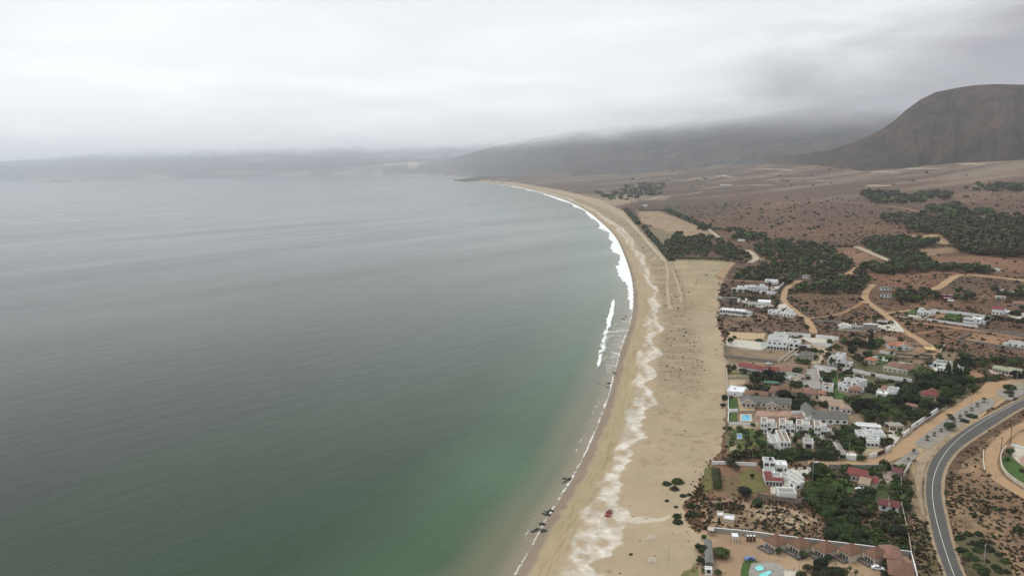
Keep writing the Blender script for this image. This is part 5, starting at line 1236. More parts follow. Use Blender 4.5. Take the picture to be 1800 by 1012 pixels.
for q in [((1712,329),(1724,329),'tall cream farmhouse far up on the plain',C_), ((1738,328),(1748,328),'small cream house between the farm trees',C_), ((1785,331),(1800,331.5),'cream house at the right edge of the far farm',C_),
          ((1087,290.5),(1094,290.5),'white shed beside the distant highway, left one',SHEET), ((1107,289.7),(1114,289.7),'white shed beside the distant highway, right one',SHEET), ((1704,276.2),(1711,276),'lone white hut at the foot of the hill',SHEET),
          ((1265,326),(1285,325.5),'pale building on the plain beside a bright plot',SHEET), ((1130,363),(1137,363),'tiny white house beside the track above the fields',SHEET), ((875,315.6),(893,316),'pale row of buildings by the headland',SHEET)]:
    house('farmhouse', q[2], 'house', q[0], q[1], [B(0,1,0,9,5.5,w=q[3],r=SHEET if q[3] is SHEET else PALEG,win=(3,0))])
# holiday cabins
def cabin(cx, cy, txt, w=31, grp='tiled holiday cabins'):
    m = mpp(cx, cy + 14); 
    return house('holiday_cabin', txt, 'cabin', (cx - w * .36, cy + 7), (cx + w * .30, cy + 19),
        [B(.05,1,0,6.2,3.2,w=C_,r=R_BRN,roof='hip',rise=2.8,win=(2,2),ww=1.2,ov=.55,door=.5), B(-.1,.9,-2.6,-.02,.9,w=WOOD,r=WOOD)], group=None)
cabin(1353, 954, 'leftmost brown tiled holiday cabin, below the grey fence')
cabin(1396, 959, 'second brown tiled holiday cabin from the left')
cabin(1440, 966, 'middle brown tiled holiday cabin of the row')
cabin(1484, 970, 'fourth brown tiled holiday cabin, behind the two small palms')
cabin(1528, 976, 'fifth brown tiled holiday cabin, nearest the white car')
house('holiday_cabin', 'salmon tiled cabin in the corner of the holiday park fence', 'cabin', (1556,994), (1583,997), [B(0,1,0,8,3.4,w=surf('dark_red_wall',(.16,.05,.045)),r=R_PNK,roof='hip',rise=2.3,win=(2,1),ov=.9)])
house('holiday_cabin', 'large brown tiled cabin cut off by the bottom edge', 'cabin', (1566,1024), (1602,1030), [B(0,1,0,9,3.4,w=surf('dark_red_wall',(.16,.05,.045)),r=R_BRN,roof='hip',rise=2.6,win=(2,1),ov=1.0)])
house('long_shed', 'narrow grey corrugated shed standing end-on beside the sand', 'shed', (1240,1000), (1253,1001), [B(0,1,0,17,2.6,w=WOOD,r=surf('corrugated_grey',(.20,.195,.175)),roof='gabley',rise=.5,ov=.2)])
house('hut', 'small white hut at the end of the long grey shed', 'hut', (1239,1010), (1252,1011), [B(0,1,0,2.2,2.4,r=SHEET,win=(1,0))])
house('ruin', 'two low white slab roofs on the scrubby plot', 'slab shelter', (1258,918), (1290,922), [B(0,.35,4,8,1.6,w=C_,r=SHEET), B(.38,1.0,1,6,1.9,w=C_,r=SHEET)])
house('gazebo', 'square white canopy standing in the holiday park yard', 'gazebo', (1287,952), (1298,952.5), [B(0,1,0,2.8,2.2,w=SHEET,r=SHEET,roof='open')])
house('shelter', 'cream sail shade by the entrance of the holiday park', 'shelter', (1244,941), (1255,942), [B(0,1,0,3,2.2,w=WOOD,r=CREAMD,roof='open')])
house('netting_shade', 'green netting shade structure behind the brown roofs', 'shade structure', (1342,678), (1369,680), [B(0,1,0,5,2.2,w=WOOD,r=GREENT,roof='open')])
for k, (x, t) in enumerate([(1312.5,'left'),(1318,'middle'),(1324,'right')]):
    house('toilet_cabin', t + ' one of three white portable cabins by the grey fence', 'portable cabin', (x, 951), (x + 3.4, 951.4), [B(0,1,0,1.2,2.3,w=SHEET,r=SHEET,door=.5)])
house('villa', 'villa beyond the curved dirt road with a pink terrace, cut by the right edge', 'villa', (1800,806), (1826,812), [B(0,1,2,10,3.2,w=C_,r=R_PNK,roof='hip',rise=1.6,win=(3,1))])
house('garage', 'small white gatehouse with flat roof beside the green gate', 'gatehouse', (1490,808), (1505,809), [B(0,1,0,3,2.6,r=W_)])

# ================================================================== WALLS, FENCES, GATES
wall('white wall climbing diagonally from the top villa', [(1366,511),(1378,499)], 2.6)
wall('tall white wall north of the modernist villa yard', [(1377.5,589),(1424,593)], 3.0); wall('white wall along the back of the cream yard', [(1434,594),(1474,598)], 3.0)
wall('white wall in front of the cream parking yard', [(1426,606.5),(1461,611)], 2.8)
wall('white balustrade along the seaward terrace', [(1275,607.5),(1303,612),(1338,616)], .9)
wall('grey wall between the scrub plot and the red roofed beach house', [(1274,628),(1300,631),(1366,638.5)], 2.2, mat=BLOCKW)
wall('short dark fence on the beach side of the scrub plot', [(1273,606),(1273,627)], 1.6, mat=STONE)
wall('cream wall running diagonally down to the brick lane', [(1368,638.5),(1397,617.5)], 2.2, mat=CREAM)
wall('second cream wall alongside the diagonal one', [(1378,637),(1402,619)], 1.6, mat=CREAM)
wall('white wall on the upper side of the brick lane', [(1430,646.5),(1470,652)], 2.4); wall('pale wall continuing along the brick lane above the cylinder villa', [(1482,651.5),(1520,657.5)], 2.4)
wall('white wall with gates in front of the curved-roof villa', [(1520,659),(1560,666),(1603,672)], 2.4)
wall('white garden wall below the brick lane', [(1438,651),(1456,656.5),(1473,661)], 2.2); wall('cream wall beside the dark green pool', [(1436,652),(1441,670)], 2.0, mat=CREAM)
wall('pale wall between the brick lane and the stepped villa', [(1500,664),(1518,667)], 2.4)
wall('cream wall along the sand beside the plots', [(1277.5,650),(1278,696)], 1.6, mat=CREAM); wall('cream wall behind the sandy yard', [(1279,664.5),(1322,664)], 1.8, mat=CREAM)
wall('thin white wall around the front lawns', [(1280,699),(1280,720),(1284,722),(1297,721)], 1.0); wall('thin white wall around the lower lawn', [(1297,724),(1284,724),(1280,727),(1280,744)], 1.0)
wall('white wall in front of the pool garden', [(1282,746),(1332,748)], 1.4)
wall('white wall enclosing the brick yard by the ochre drive', [(1391,728),(1414,727),(1424,743)], 2.0); wall('slanting white wall above the townhouses', [(1398,745),(1422,741)], 1.8)
wall('pale pink wall behind the rightmost townhouse', [(1428,749),(1465,751)], 1.8, mat=PINK)
wall('white wall beside the long drive gate', [(1466,783),(1474.5,803)], 2.2, mat=CREAM)
wall('bright white boundary wall along the sandy lane', [(1602,755),(1632,735),(1651,722)], 2.6); wall('white wall sections further down the sandy lane', [(1588,768),(1598,760)], 2.2)
wall('white panel wall by the round-terraced villa', [(1557,795.5),(1565,790)], 2.4); wall('white panel wall left of the dark gates', [(1528,805.5),(1540,802.5)], 2.2)
wall('grey fence along the lower side of the sandy lane', [(1456,823),(1500,824),(1550,824)], 2.2, mat=GREYW)
wall('cream wall of the corner plot beside the verge', [(1588,838),(1600,818)], 2.0, mat=CREAM)
wall('stone wall in front of the sandy lot', [(1331,874),(1366,880),(1408,885),(1413,882)], 2.2, mat=STONE)
wall('white pillared wall beside the palm garden', [(1251,815.5),(1276,816),(1330,819)], 1.6)
wall('long grey slatted fence round the holiday park', [(1247.5,934),(1300,939),(1380,949),(1446,957),(1520,966),(1601,977),(1607,1000),(1614,1030)], 1.9, mat=GREYW, name='slat_fence', cat='fence', cop=W_)
wall('thin white fence along the verge beside the road', [(1584,840),(1584.5,870),(1585,890),(1590,912),(1597,945),(1602,975)], 1.4, t=.12, mat=CREAM, name='slat_fence', cat='fence')
wall('block wall enclosing the empty plot on the right', [(1708,588),(1681,600),(1720,605),(1800,617),(1850,624)], 2.2, mat=BLOCKW); wall('grey wall along the brown track', [(1719,580),(1760,586),(1800,592),(1850,600)], 2.0, mat=BLOCKW)
wall('long white wall behind the two new villas', [(1639,548),(1690,553),(1741,560)], 2.6); wall('white wall beside the brown track in front of the villas', [(1629,563),(1680,570),(1719,576)], 1.8)
wall('pale wall in front of the villa with the curved entrance', [(1574.5,558),(1600,560.5),(1623,563)], 1.8, mat=CREAM); wall('cream wall between the two new villas', [(1623,563),(1650,549)], 2.2, mat=CREAM)
wall('pale side wall of the white cube villa', [(1719,575),(1748,562)], 2.0, mat=BLOCKW)
wall('white wall of the cream yard between dirt tracks', [(1541,567),(1572,568.5),(1588,586)], 2.4); wall('pale wall in front of the cream yard', [(1462,580),(1500,582),(1541,584)], 1.0, mat=CREAM); wall('low wall on the north of the grey yard', [(1431,565),(1480,568)], 1.6, mat=GREYW)
wall('grey wall behind the orange tiled bungalow', [(1543,603),(1580,606),(1622,611)], 2.0, mat=BLOCKW); wall('cream wall right of the yellow awning', [(1651,624),(1660,609)], 2.0, mat=CREAM)
wall('low white wall around the pool lawn', [(1546,620),(1574,625)], 1.8)
wall('white wall in front of the long veranda villa', [(1265,551.5),(1316,556.5)], 1.2); wall('white curved wall by the bend of the dirt track', [(1396,556),(1391,548),(1382,540)], 1.6)
wall('curved cream wall round the lawn beyond the dirt road', [(1768,788),(1760,797),(1758,812),(1763,829),(1779,844),(1800,857),(1830,876)], 1.6, mat=CREAM, sm=True); wall('white balustrade of the pink terrace villa', [(1777,783),(1800,790),(1830,798)], 1.4)
wall('low concrete kerb wall between scrub and dirt road', [(1729,793),(1728,812),(1731,828)], .8, mat=CREAM)
wall('dark stone wall of the shaded garden above the lane', [(1602,673),(1630,677),(1655,681)], 1.8, mat=GREYW)
wall('post-and-rail fence across the upper dunes', [(1176,459),(1184,474),(1193,492),(1201,508),(1204,530),(1205,546),(1235,547),(1266,548)], 1.6, mat=STONE, name='post_fence', cat='fence', posts=7)
wall('dark post fence around the sandy field corner', [(1284,462),(1262,484),(1265,490),(1280,494),(1300,496),(1345,498)], 1.6, mat=STONE, name='post_fence', cat='fence', posts=8)
wall('thin rail fence along the road verge', [(1622,842),(1620,862),(1624,890),(1629,905)], 1.1, mat=WOOD, name='rail_fence', cat='fence', posts=3)
wall('rail fence beside the yard of the grey shed', [(1232,985),(1231,1012),(1230,1040)], 1.3, mat=CREAM, name='rail_fence', cat='fence', posts=3)
wall('wooden fence of the beachside garden plot', [(1253,822),(1253,868)], 1.6, mat=WOOD, name='rail_fence', cat='fence', posts=4)
def gate(label, a, b, h=2.2, mat=None):
    p = P1(*a); q = P1(*b); W = math.hypot(q[0] - p[0], q[1] - p[1]); rz = math.atan2(q[1] - p[1], q[0] - p[0])
    root = empty('gate', (p[0], p[1], p[2]), rz); tag(root, label, 'gate')
    m = MB(); m.box(0, .25, -.12, .12, -.3, h + .15); m.build('post', WHITE, root); m = MB(); m.box(W - .25, W, -.12, .12, -.3, h + .15); m.build('post', WHITE, root)
    m = MB(); n = max(4, int(W / .35))
    for k in range(n): x = .27 + (W - .54) * k / n; m.box(x, x + (W - .54) / n * .82, -.04, .04, .1, h)
    m.box(.26, W - .26, -.02, .02, .3, h - .1); m.build('leaf', mat or BROWNW, root)
gate('dark brown gate in the wall above the cylinder villa', (1471,652), (1481,653)); gate('brown gate below the lane beside the cylinder villa', (1507,665.5), (1517,667))
gate('brown double gate left in the white wall of the curved-roof villa', (1530,661), (1539,662.5)); gate('brown gate right in the white wall of the curved-roof villa', (1585,669.5), (1594,671))
gate('dark gate in the white wall of the big cream yard', (1424.5,593), (1434,594), 2.8); gate('green metal gate closing the long drive', (1475,805), (1487.5,806), 2.0, surf('green_gate', (.04, .09, .06)))
gate('brown slatted gates between the white panels', (1541,802), (1556,796), 2.2); gate('black gate of the corner plot', (1554,826), (1568,826), 2.0, DARKM)

# ================================================================== POLES
def pole(px, py, h, label, arms=1, mat=None, r=.16):
    p = P1(px, py); root = empty('utility_pole', (p[0], p[1], p[2]), .5); tag(root, label, 'utility pole')
    m = MB(); m.tube((0, 0, -.5), (0, 0, h), r, r * .7, 8); m.build('pole_shaft', mat or CONC, root)
    for k in range(arms):
        z = h - .5 - k * 1.1; m = MB(); m.box(-.9, .9, -.06, .06, z, z + .13); ca = m.build('crossarm', mat or CONC, root)
        for x in (-.8, -.35, .35, .8): mi = MB(); mi.tube((x, 0, z + .13), (x, 0, z + .36), .05, .03, 6); mi.build('insulator', DARKM, ca)
for a in [(1661,745,11,'tall pale pole beside the dense bush on the gravel verge'), (1706,718,10,'pale pole behind the sandy lane under the trees'), (1787,678,9,'pole beside the far gravel island'), (1748.5,861,8,'white post in the scrub inside the road bend'),
          (1729,996,9,'white pole in the green scrub at the bottom right'), (1776,779,9,'dark pole beside the dirt yard on the right',DARKM), (1759,798,9,'dark pole inside the bend of the dirt road',DARKM), (1555,815,9,'grey pole beside the lane bush'), (1492,808,9,'grey pole by the white gatehouse'),
          (1428,848,12,'tall pale pole beside the ruin walls'), (1430,848,11,'second pale pole standing close to the tall one') if 0 else (1607,850,8,'slim pole by the corner plot wall'), (1407,552,9,'concrete pole by the scrub beside the bend'), (1420,552,9,'concrete pole right of the scrub bend'),
          (1291,489,9,'pole at the left end of the upper hedge'), (1337.5,490,9,'pole in the middle of the upper hedge'), (1387,494,9,'left of two poles above the dirt track'), (1406,493,9,'right of two poles above the dirt track'), (1612,846,7,'short pole on the verge path') if 0 else (1689,878,7,'thin dark pole in the scrub right of the road',DARKM),
          (1671,512,9,'pole beside the red farmhouse'), (1740,520,10,'pole near the cream house with lawns'), (1405,1003,6,'slim lamp post in the holiday park yard'), (1284,957,7,'thin post left in the holiday park yard'), (1303,955,7,'thin post right in the holiday park yard'), (1175,987,7,'lone thin pole on the sand by the pitch'),
          (1364,728,7,'dark pole in front of the grey shingle villa',DARKM), (1613,760,5,'small post beside the boundary wall lane'), (1606,975,6,'slim pole at the fence corner'), (1321,664,7,'white mast beside the bushy garden'), (1338,676,8,'white mast in the dark garden trees')]:
    pole(a[0], a[1], a[2], a[3], 1 if a[2] > 8 else 0, a[4] if len(a) > 4 else None, .16 if a[2] > 8 else .1)
# ================================================================== VEHICLES, GOALS, SMALL THINGS
def paint(name, c, rough=.3):
    m, nt, b = new_mat(name); b.inputs['Base Color'].default_value = (*c, 1); b.inputs['Roughness'].default_value = rough; return m
RUB = paint('rubber', (.02, .02, .02), .8); CHR = paint('wheel_rim', (.4, .4, .42), .35); LAMP = paint('lamp_lens', (.75, .75, .7), .2)
def vehicle(px, py, rz, body, label, cat, name, pickup=False, L=4.3, W=1.75):
    p = P1(px, py); root = empty(name, (p[0], p[1], p[2] + .02), rz); tag(root, label, cat)
    def prism(prof, w, nm, mat, par, taper=0.0):      # profile in x,z extruded across y
        n = len(prof); vs = [(x, -w / 2 + taper * z, z) for x, z in prof] + [(x, w / 2 - taper * z, z) for x, z in prof]
        fs = [tuple(range(n - 1, -1, -1)), tuple(range(n, 2 * n))] + [(k, (k + 1) % n, n + (k + 1) % n, n + k) for k in range(n)]
        o = mesh_obj(nm, vs, [f[::-1] for f in fs], mat, par); bv = o.modifiers.new('b', 'BEVEL'); bv.width = .05; bv.segments = 2; return o
    h = L / 2
    if pickup:
        prism([(-h, .35), (h, .35), (h, .78), (h - .15, .92), (h * .45, 1.0), (-h, 1.0)], W, 'body', body, root)
        prism([(-.35, 1.0), (h * .48, 1.0), (h * .26, 1.58), (-.22, 1.62)], W * .94, 'cab', body, root, .03)
        m = MB(); m.box(-h + .12, -.45, -W / 2 + .12, W / 2 - .12, .9, 1.006); m.build('cargo_bed', RUB, root)
    else:
        prism([(-h, .32), (h, .32), (h, .68), (h - .2, .82), (h * .42, .92), (-h * .8, .95), (-h, .85)], W, 'body', body, root)
        prism([(-h * .78, .93), (h * .44, .93), (h * .16, 1.42), (-h * .5, 1.45)], W * .92, 'cab', body, root, .04)
    z0, z1 = (1.06, 1.5) if pickup else (.98, 1.34); y = W * .47 - .02
    for s in (-1, 1):
        m = MB(); xs = (-.25, h * .36) if pickup else (-h * .55, h * .28); yy = s * (W * (.47 if pickup else .46) - .03)
        m.add([(xs[0], yy + s * .02, z0), (xs[1], yy + s * .02, z0), (xs[1] - .2, yy - s * .02, z1), (xs[0] + .1, yy - s * .02, z1), (xs[0], yy - s * .1, z0), (xs[1], yy - s * .1, z0)], [(0, 1, 2, 3), (3, 2, 1, 0)]); m.build('side_window', GLASS, root)
        m = MB(); m.box(h - .06, h + .02, s * W * .36 - .16, s * W * .36 + .16, .62, .76); m.build('headlight', LAMP, root)
    x0, x1 = ((h * .47, h * .27) if pickup else (h * .44, h * .18)); e = .03
    m = MB(); m.add([(x0 + e, -y * .88, z0), (x0 + e, y * .88, z0), (x1 + e, y * .84, z1 + .04), (x1 + e, -y * .84, z1 + .04)], [(0, 1, 2, 3), (3, 2, 1, 0)]); m.build('windscreen', GLASS, root)
    for sx in (-.62, .64):
        for sy in (-1, 1):
            m = MB(); m.tube((h * sx, sy * (W / 2 - .22), .34), (h * sx, sy * (W / 2 + .02), .34), .34, .34, 14); wl2 = m.build('wheel', RUB, root)
            m = MB(); m.tube((h * sx, sy * (W / 2 + .02), .34), (h * sx, sy * (W / 2 + .04), .34), .19, .17, 10); m.build('rim', CHR, wl2)
vehicle(1070, 903.5, R(245), paint('red_paint', (.28, .02, .035), .35), 'dark red pickup parked alone on the open sand', 'pickup', 'pickup_truck', True, 5.0, 1.9)
WP = paint('white_car_paint', (.75, .76, .78), .3); DK = paint('dark_car_paint', (.03, .035, .04), .3); BL = paint('blue_car_paint', (.08, .16, .30), .3)
vehicle(1402, 625, R(-8), WP, 'white car parked beside the grey gabled house', 'car', 'parked_car')
vehicle(1352, 640.5, R(-10), WP, 'white car parked behind the red roofed beach house', 'car', 'parked_car')
vehicle(1543, 1000, R(-20), WP, 'white car parked between the last holiday cabins', 'car', 'parked_car')
vehicle(1408, 981, R(20), DK, 'dark car parked between the holiday cabins', 'car', 'parked_car')
vehicle(1318, 984, R(15), BL, 'blue car at the edge of the pool lawn', 'car', 'parked_car')
vehicle(1438, 817, R(-20), paint('silver_paint', (.42, .43, .44), .35), 'silver car by the entrance of the sandy lot', 'car', 'parked_car')
vehicle(1512, 862, R(-25), WP, 'white car beside the tan roof wing of the cottage', 'car', 'parked_car')
def goal(px, py, label, rz=0.0):
    p = P1(px, py); root = empty('football_goal', (p[0], p[1], p[2]), rz); tag(root, label, 'football goal'); w, h, d = 2.6, 1.9, 1.1
    for s in (-1, 1): m = MB(); m.tube((s * w / 2, 0, -.1), (s * w / 2, 0, h), .11, .11, 8); m.build('post', WHITE, root)
    m = MB(); m.tube((-w / 2, 0, h), (w / 2, 0, h), .11, .11, 8); m.build('crossbar', WHITE, root)
    m = MB(); 
    for s in (-1, 1): m.tube((s * w / 2, 0, h), (s * w / 2, d, 0), .06, .06, 6); m.tube((s * w / 2, 0, .05), (s * w / 2, d, .05), .06, .06, 6)
    m.tube((-w / 2, d, .05), (w / 2, d, .05), .06, .06, 6); m.build('rear_frame', WHITE, root)
    m = MB(); n = 8
    for k in range(n + 1): x = -w / 2 + w * k / n; m.tube((x, .03, h), (x, d, .05), .012, .012, 3)
    for k in range(1, 6): t = k / 6; m.tube((-w / 2, d * t, h * (1 - t)), (w / 2, d * t, h * (1 - t)), .012, .012, 3)
    m.build('net', WHITE, root)
goal(1144.5, 949, 'small white football goal further up the sand pitch', .05); goal(1147, 988.5, 'small white football goal nearest the bottom edge', .05)
# rocks awash
ROCK = surf('wet_rock', (.030, .034, .026), .4, .8, .6, 3.0)
def rock(x, y, r, label, group=None, mat=ROCK, z=0.0, seed=1):
    q = random.Random(seed); bm = bmesh.new(); bmesh.ops.create_icosphere(bm, subdivisions=2, radius=1)
    for v in bm.verts:
        n_ = v.co.normalized(); f = 1 + .45 * (vnoise(n_.x * 1.7 + seed * 3.1, n_.y * 1.7 + n_.z * 1.3, seed) - .5) + q.uniform(-.06, .06); v.co = Vector((n_.x * f * r * 1.3, n_.y * f * r, n_.z * f * r * .42))
    me = bpy.data.meshes.new('rock'); bm.to_mesh(me); bm.free(); me.materials.append(mat)
    o = bpy.data.objects.new('rock', me); o.location = (x, y, z); o.rotation_euler = (0, 0, q.uniform(0, 6)); link(o); return tag(o, label, 'rock', group)
sd_ = 1
for (cx, cy, w, n, txt) in [(996,843,7,7,'dark rock awash in the upper cluster off the bend of the beach'), (962,899,9,9,'dark weedy rock in the middle cluster at the waterline'), (944,932,10,10,'dark rock in the lowest cluster off the beach'), (952,920,8,5,'dark rock between the two lower clusters'),
                            (1078,655,6,6,'small dark rock in the foam below the breaking wave'), (1066,676,9,5,'dark rock of the line lying off the wet sand'), (1101,556,4,3,'dark stone on the foam near the wet sand')]:
    rr = random.Random(cx)
    for k in range(n):
        px, py = cx + rr.gauss(0, w * .55), cy + rr.gauss(0, w * .38); p = flat(px, py)[0]
        rock(p[0], p[1], rr.uniform(.25, .9) if k else 1.3, txt, txt.replace('dark ', 'rocks: ').split(' in ')[0] + ' %s' % {996:'upper cluster',962:'middle cluster',944:'lowest cluster',952:'between clusters',1078:'foam',1066:'off the sand',1101:'stones'}[cx], seed=sd_); sd_ += 1
p = P1(1440, 812)
# ================================================================== TREES AND SHRUBS
T = tree_px
# big single trees
T('green',1621,667,48,'very broad dark green tree with a flat wide crown behind the walled villas', hs=.75)
T('tall',1531,620,24,'tallest dark tree standing beside the orange roofed bungalow', hs=1.6)
T('black',1378,704,30,'big brown-black round tree in front of the tiled bungalows', hs=1.1)
T('green',1338,786,22,'round dark green tree left of the tan gravel roof', hs=.95)
T('dry',1411,619,19,'round grey-green tree at the top of the diagonal wall')
T('green',1513,809,19,'round clipped bush-like tree at the edge of the sandy lane', hs=.9)
T('round',1284,604,12,'dense tree at the corner of the seaward terrace', hs=1.5); T('round',1279,592,8,'slim tree left behind the terrace corner tree', hs=2.0); T('round',1291,597,8,'small tree right behind the terrace corner tree', hs=1.5)
T('round',1274,708,13,'tall dark tree at the beach edge beside the white box building', hs=1.9); T('round',1270,716,10,'lower dark tree below the one at the box building', hs=1.2)
T('round',1290,650,12,'leaning dark tree in front of the red roofed beach house', hs=1.2); T('round',1282,655,10,'dark tree left of the beach house by the sand', hs=1.2)
T('green',1269,978,34,'broad bright green tree over the holiday park yard', hs=.75); T('green',1262,1010,16,'round green tree at the end of the grey shed'); T('green',1238,1006,12,'small green bush tree left of the grey shed')
T('green',1237,948,11,'slim green tree at the park entrance', hs=1.4); T('round',1238,974,22,'dark dense tree at the top of the grey shed', hs=1.2); T('round',1228,966,16,'dark tree on the sand side of the park entrance', hs=1.1); T('round',1231,990,18,'dark tree leaning over the rail fence by the grey shed', hs=1.1)
T('tall',1264,924,13,'small conifer behind the white slab roofs', hs=1.3); T('dry',1246,918,12,'grey-green bushy tree on the scrub plot', hs=1.1)
T('black',1785,664,20,'dark tree right of the green roofed lodge'); T('rustbush',1797,829,16,'dark purple-leaved shrub on the lawn beyond the dirt road', hs=1.2); T('green',1775,800,15,'light green tree beside the pole at the dirt yard', hs=1.3); T('green',1771,810,10,'lower light green tree inside the curved wall', hs=1.0)
T('green',1669,755,22,'dense green tree on the gravel verge beside the tall pole', hs=1.0); T('dry',1672,737,14,'flat spreading shrub tree above the verge pole', hs=.8)
T('rustbush',1651,657,9,'dark red tree on the pool terrace', hs=1.5, name='tree', cat='tree'); T('black',1112,317,7,'lone dark tree on the plain above the far bay', hs=1.1)
T('round',1418,578,11,'round tree beside the dirt track above the cream yard'); T('dry',1407,562,14,'low grey tree at the track junction', hs=.7); T('green',1430,842,18,'green tree by the pale pole', hs=1)
T('green',1417,640,20,'broad clipped tree below the grey gabled house', hs=.8); T('green',1400,655,24,'wide flat hedge-tree above the sage green roof', hs=.6); T('green',1386,651,14,'small flat tree left of the wide hedge-tree', hs=.6)
T('round',1399,679,22,'dark round tree right of the sage green roof', hs=.75); T('black',1453,672,20,'dark spreading tree over the dark green pool', hs=.8)
T('green',1463,681,14,'round green bush tree on the lawn behind the white cube', hs=1.0); T('black',1497,706,16,'dark round tree below the octagonal summer house', hs=1.0)
T('round',1447,715,16,'garden tree beside the tiny kiosk', hs=.9)
T('black',1310,872,30,'big dark tree at the bottom of the lawn plot', hs=.85); T('green',1333,890,24,'green spreading tree below the lawn plot wall', hs=.9); T('round',1322,840,10,'slim dark tree standing on the olive lawn', hs=1.5); T('green',1262,858,20,'bushy green tree by the garden fence', hs=1.0)
T('dry',1342,826,22,'bare grey-brown tree left of the white house with red lean-to', hs=1.2); T('round',1284,818,20,'dark round tree above the white pillared wall', hs=1.0); T('dry',1293,826,16,'grey-green tree in front of the white pillared wall', hs=1.1)
T('green',1424,862,26,'dense green tree right of the white store', hs=1.0); T('round',1414,874,18,'dark tree touching the white store', hs=1.0); T('green',1415,839,12,'small tree between the ruin walls and the yard', hs=1.0); T('green',1434,858,22,'green tree behind the ruin walls', hs=1.0)
T('round',1467,775,14,'dark tree at the bend of the long drive', hs=1.3); T('green',1461,793,16,'round tree at the foot of the long drive', hs=1.1); T('round',1448,785,18,'dark round tree beside the white garage', hs=1.1); T('round',1438,787,14,'smaller dark tree next to the white garage', hs=1.1)
T('green',1596,870,20,'green tree against the thin white verge fence', hs=1.0); T('round',1595,895,18,'dark bushy tree just right of the verge fence', hs=1.0)
T('dry',1516,905,26,'broad brown-green tree in the middle of the wooded plot', hs=.8); T('black',1578,940,38,'big dark spreading tree inside the verge fence', hs=.7)
T('green',1368,972,17,'green tree between the first two holiday cabins', hs=1.1); T('green',1411,979,17,'green tree between the second and third holiday cabins', hs=1.1); T('round',1455,985,18,'tree in front of the middle holiday cabin', hs=1.1); T('green',1540,990,14,'green tree in front of the fifth holiday cabin', hs=1.0); T('round',1500,980,11,'small tree in front of the fourth holiday cabin'); T('round',1557,997,18,'tree beside the salmon tiled cabin')
T('round',1556,1016,20,'tree left of the cut off brown cabin', hs=1.0)
# palms
for a in [(1461,645,17,'big date palm in front of the tall white villa'), (1283,763,16,'date palm nearest the beach by the small blue pool'), (1287,779,14,'palm in the garden corner facing the beach'), (1310,771,18,'thick palm beside the small blue pool'), (1299,794,14,'palm in the lower palm garden'), (1312,792,15,'right palm of the lower palm garden'),
          (1355,797,19,'date palm left of the tan gravel roofed block'), (1400,779,20,'date palm between the tan gravel roof and the white garage'), (1404,795,18,'lower palm by the white garage'), (1552,856,15,'palm in front of the pink yard'), (1310,663,12,'palm before the long red roofed beach house'), (1304,651,9,'small palm against the beach house facade'), (1447,669,13,'palm by the dark green pool'),
          (1422,650,7,'little palm by the brick yard'), (1493,1005,11,'left of two small palms below the cabins'), (1504,1011,11,'right of two small palms below the cabins'), (1606,797,9,'feathery palm on the lower gravel tip'), (1607,816,10,'tall thin palm below the gravel tip'), (1597,810,7,'small palm left on the lower gravel tip'), (1522,784,7,'left small palm by the round-edged terrace'), (1538,784,7,'right small palm by the round-edged terrace'), (1480,772,14,'palm in the garden right of the long drive'), (1583,762,10,'palm behind the white panel wall')]:
    T('palm', a[0], a[1], a[2], a[3])
for a in [(1630,774,10,'light green palm at the lower end of the gravel verge'), (1642,766,8,'second palm from the lower end of the gravel verge'), (1654,758.5,7,'third palm from the lower end of the gravel verge'), (1687,735.5,8,'small palm left of the low verge shrubs'), (1698,729,8,'palm right behind the low verge shrubs'), (1708,722,7,'thin palm beside the verge shrub mound'), (1718,714.5,8,'second palm from the upper end of the gravel verge'), (1729.5,707,10,'yellow-green palm at the upper end of the gravel verge'), (1677,743,7,'small palm beside the dense verge tree')]:
    T('lightpalm', a[0], a[1] , a[2], a[3])
    p = P1(a[0], a[1]); m = MB(); m.tube((0, 0, -.1), (0, 0, .22), 1.15, 1.05, 14); o = m.build('mulch_ring', surf('mulch', (.05, .035, .025))); o.location = (p[0], p[1], p[2] + .1); tag(o, 'dark mulch ring around the ' + a[3], 'mulch ring')
T('bush',1191,848,27,'larger half of the round green shrub pair alone on the sand', hs=1.0); T('bush',1172,851,20,'smaller half of the round green shrub pair alone on the sand', hs=.9)
for a in [('bush',1708,733,22,'long low shrub mound on the gravel verge'), ('drybush',1695,741,20,'grey mound shrub at the verge edge'), ('rustbush',1669,730,12,'brown low shrub on the verge'), ('bush',1775,683,26,'upper wide shrub on the far gravel island'), ('drybush',1774,691,22,'middle shrub on the far gravel island'), ('bush',1777,697,13,'lower small shrub on the far gravel island'),
          ('darkbush',1201,872,15,'dark long shrub on the upper sand edge'), ('darkbush',1212,870,13,'dark shrub next to the long one on the sand edge'), ('darkbush',1172,880,10,'small dark shrub alone nearer the water'), ('darkbush',1188,891,10,'dark round shrub alone on the sand'), ('darkbush',1214,890,20,'dark wide shrub below the sand edge'), ('drybush',1186,860,22,'dry grey shrub below the green pair'), ('darkbush',1218,905,24,'dark shrub mass beside the footpath'), ('darkbush',1190,908,20,'dark shrub at the path mouth'), ('darkbush',1192,918,22,'lower dark shrub at the path mouth'),
          ('darkbush',1272,516,14,'dark low shrub left of the top villa'), ('bush',1334,600,17,'low green shrub behind the seaward terrace'), ('darkbush',1109,974,9,'round shrub on the dune above the goal'), ('bush',1318,514,12,'green shrub in front of the top villa'), ('bush',1332,516,10,'green shrub beside the white annex'), ('darkbush',1713,905,14,'black shrub beside the rock pile in the scrub'), ('bush',1752,896,15,'bright green shrub in the right scrub'), ('darkbush',1791,932,24,'large dark green shrub at the right edge'), ('bush',1606,905,12,'green shrub at the foot of the verge path')]:
    T(*a)
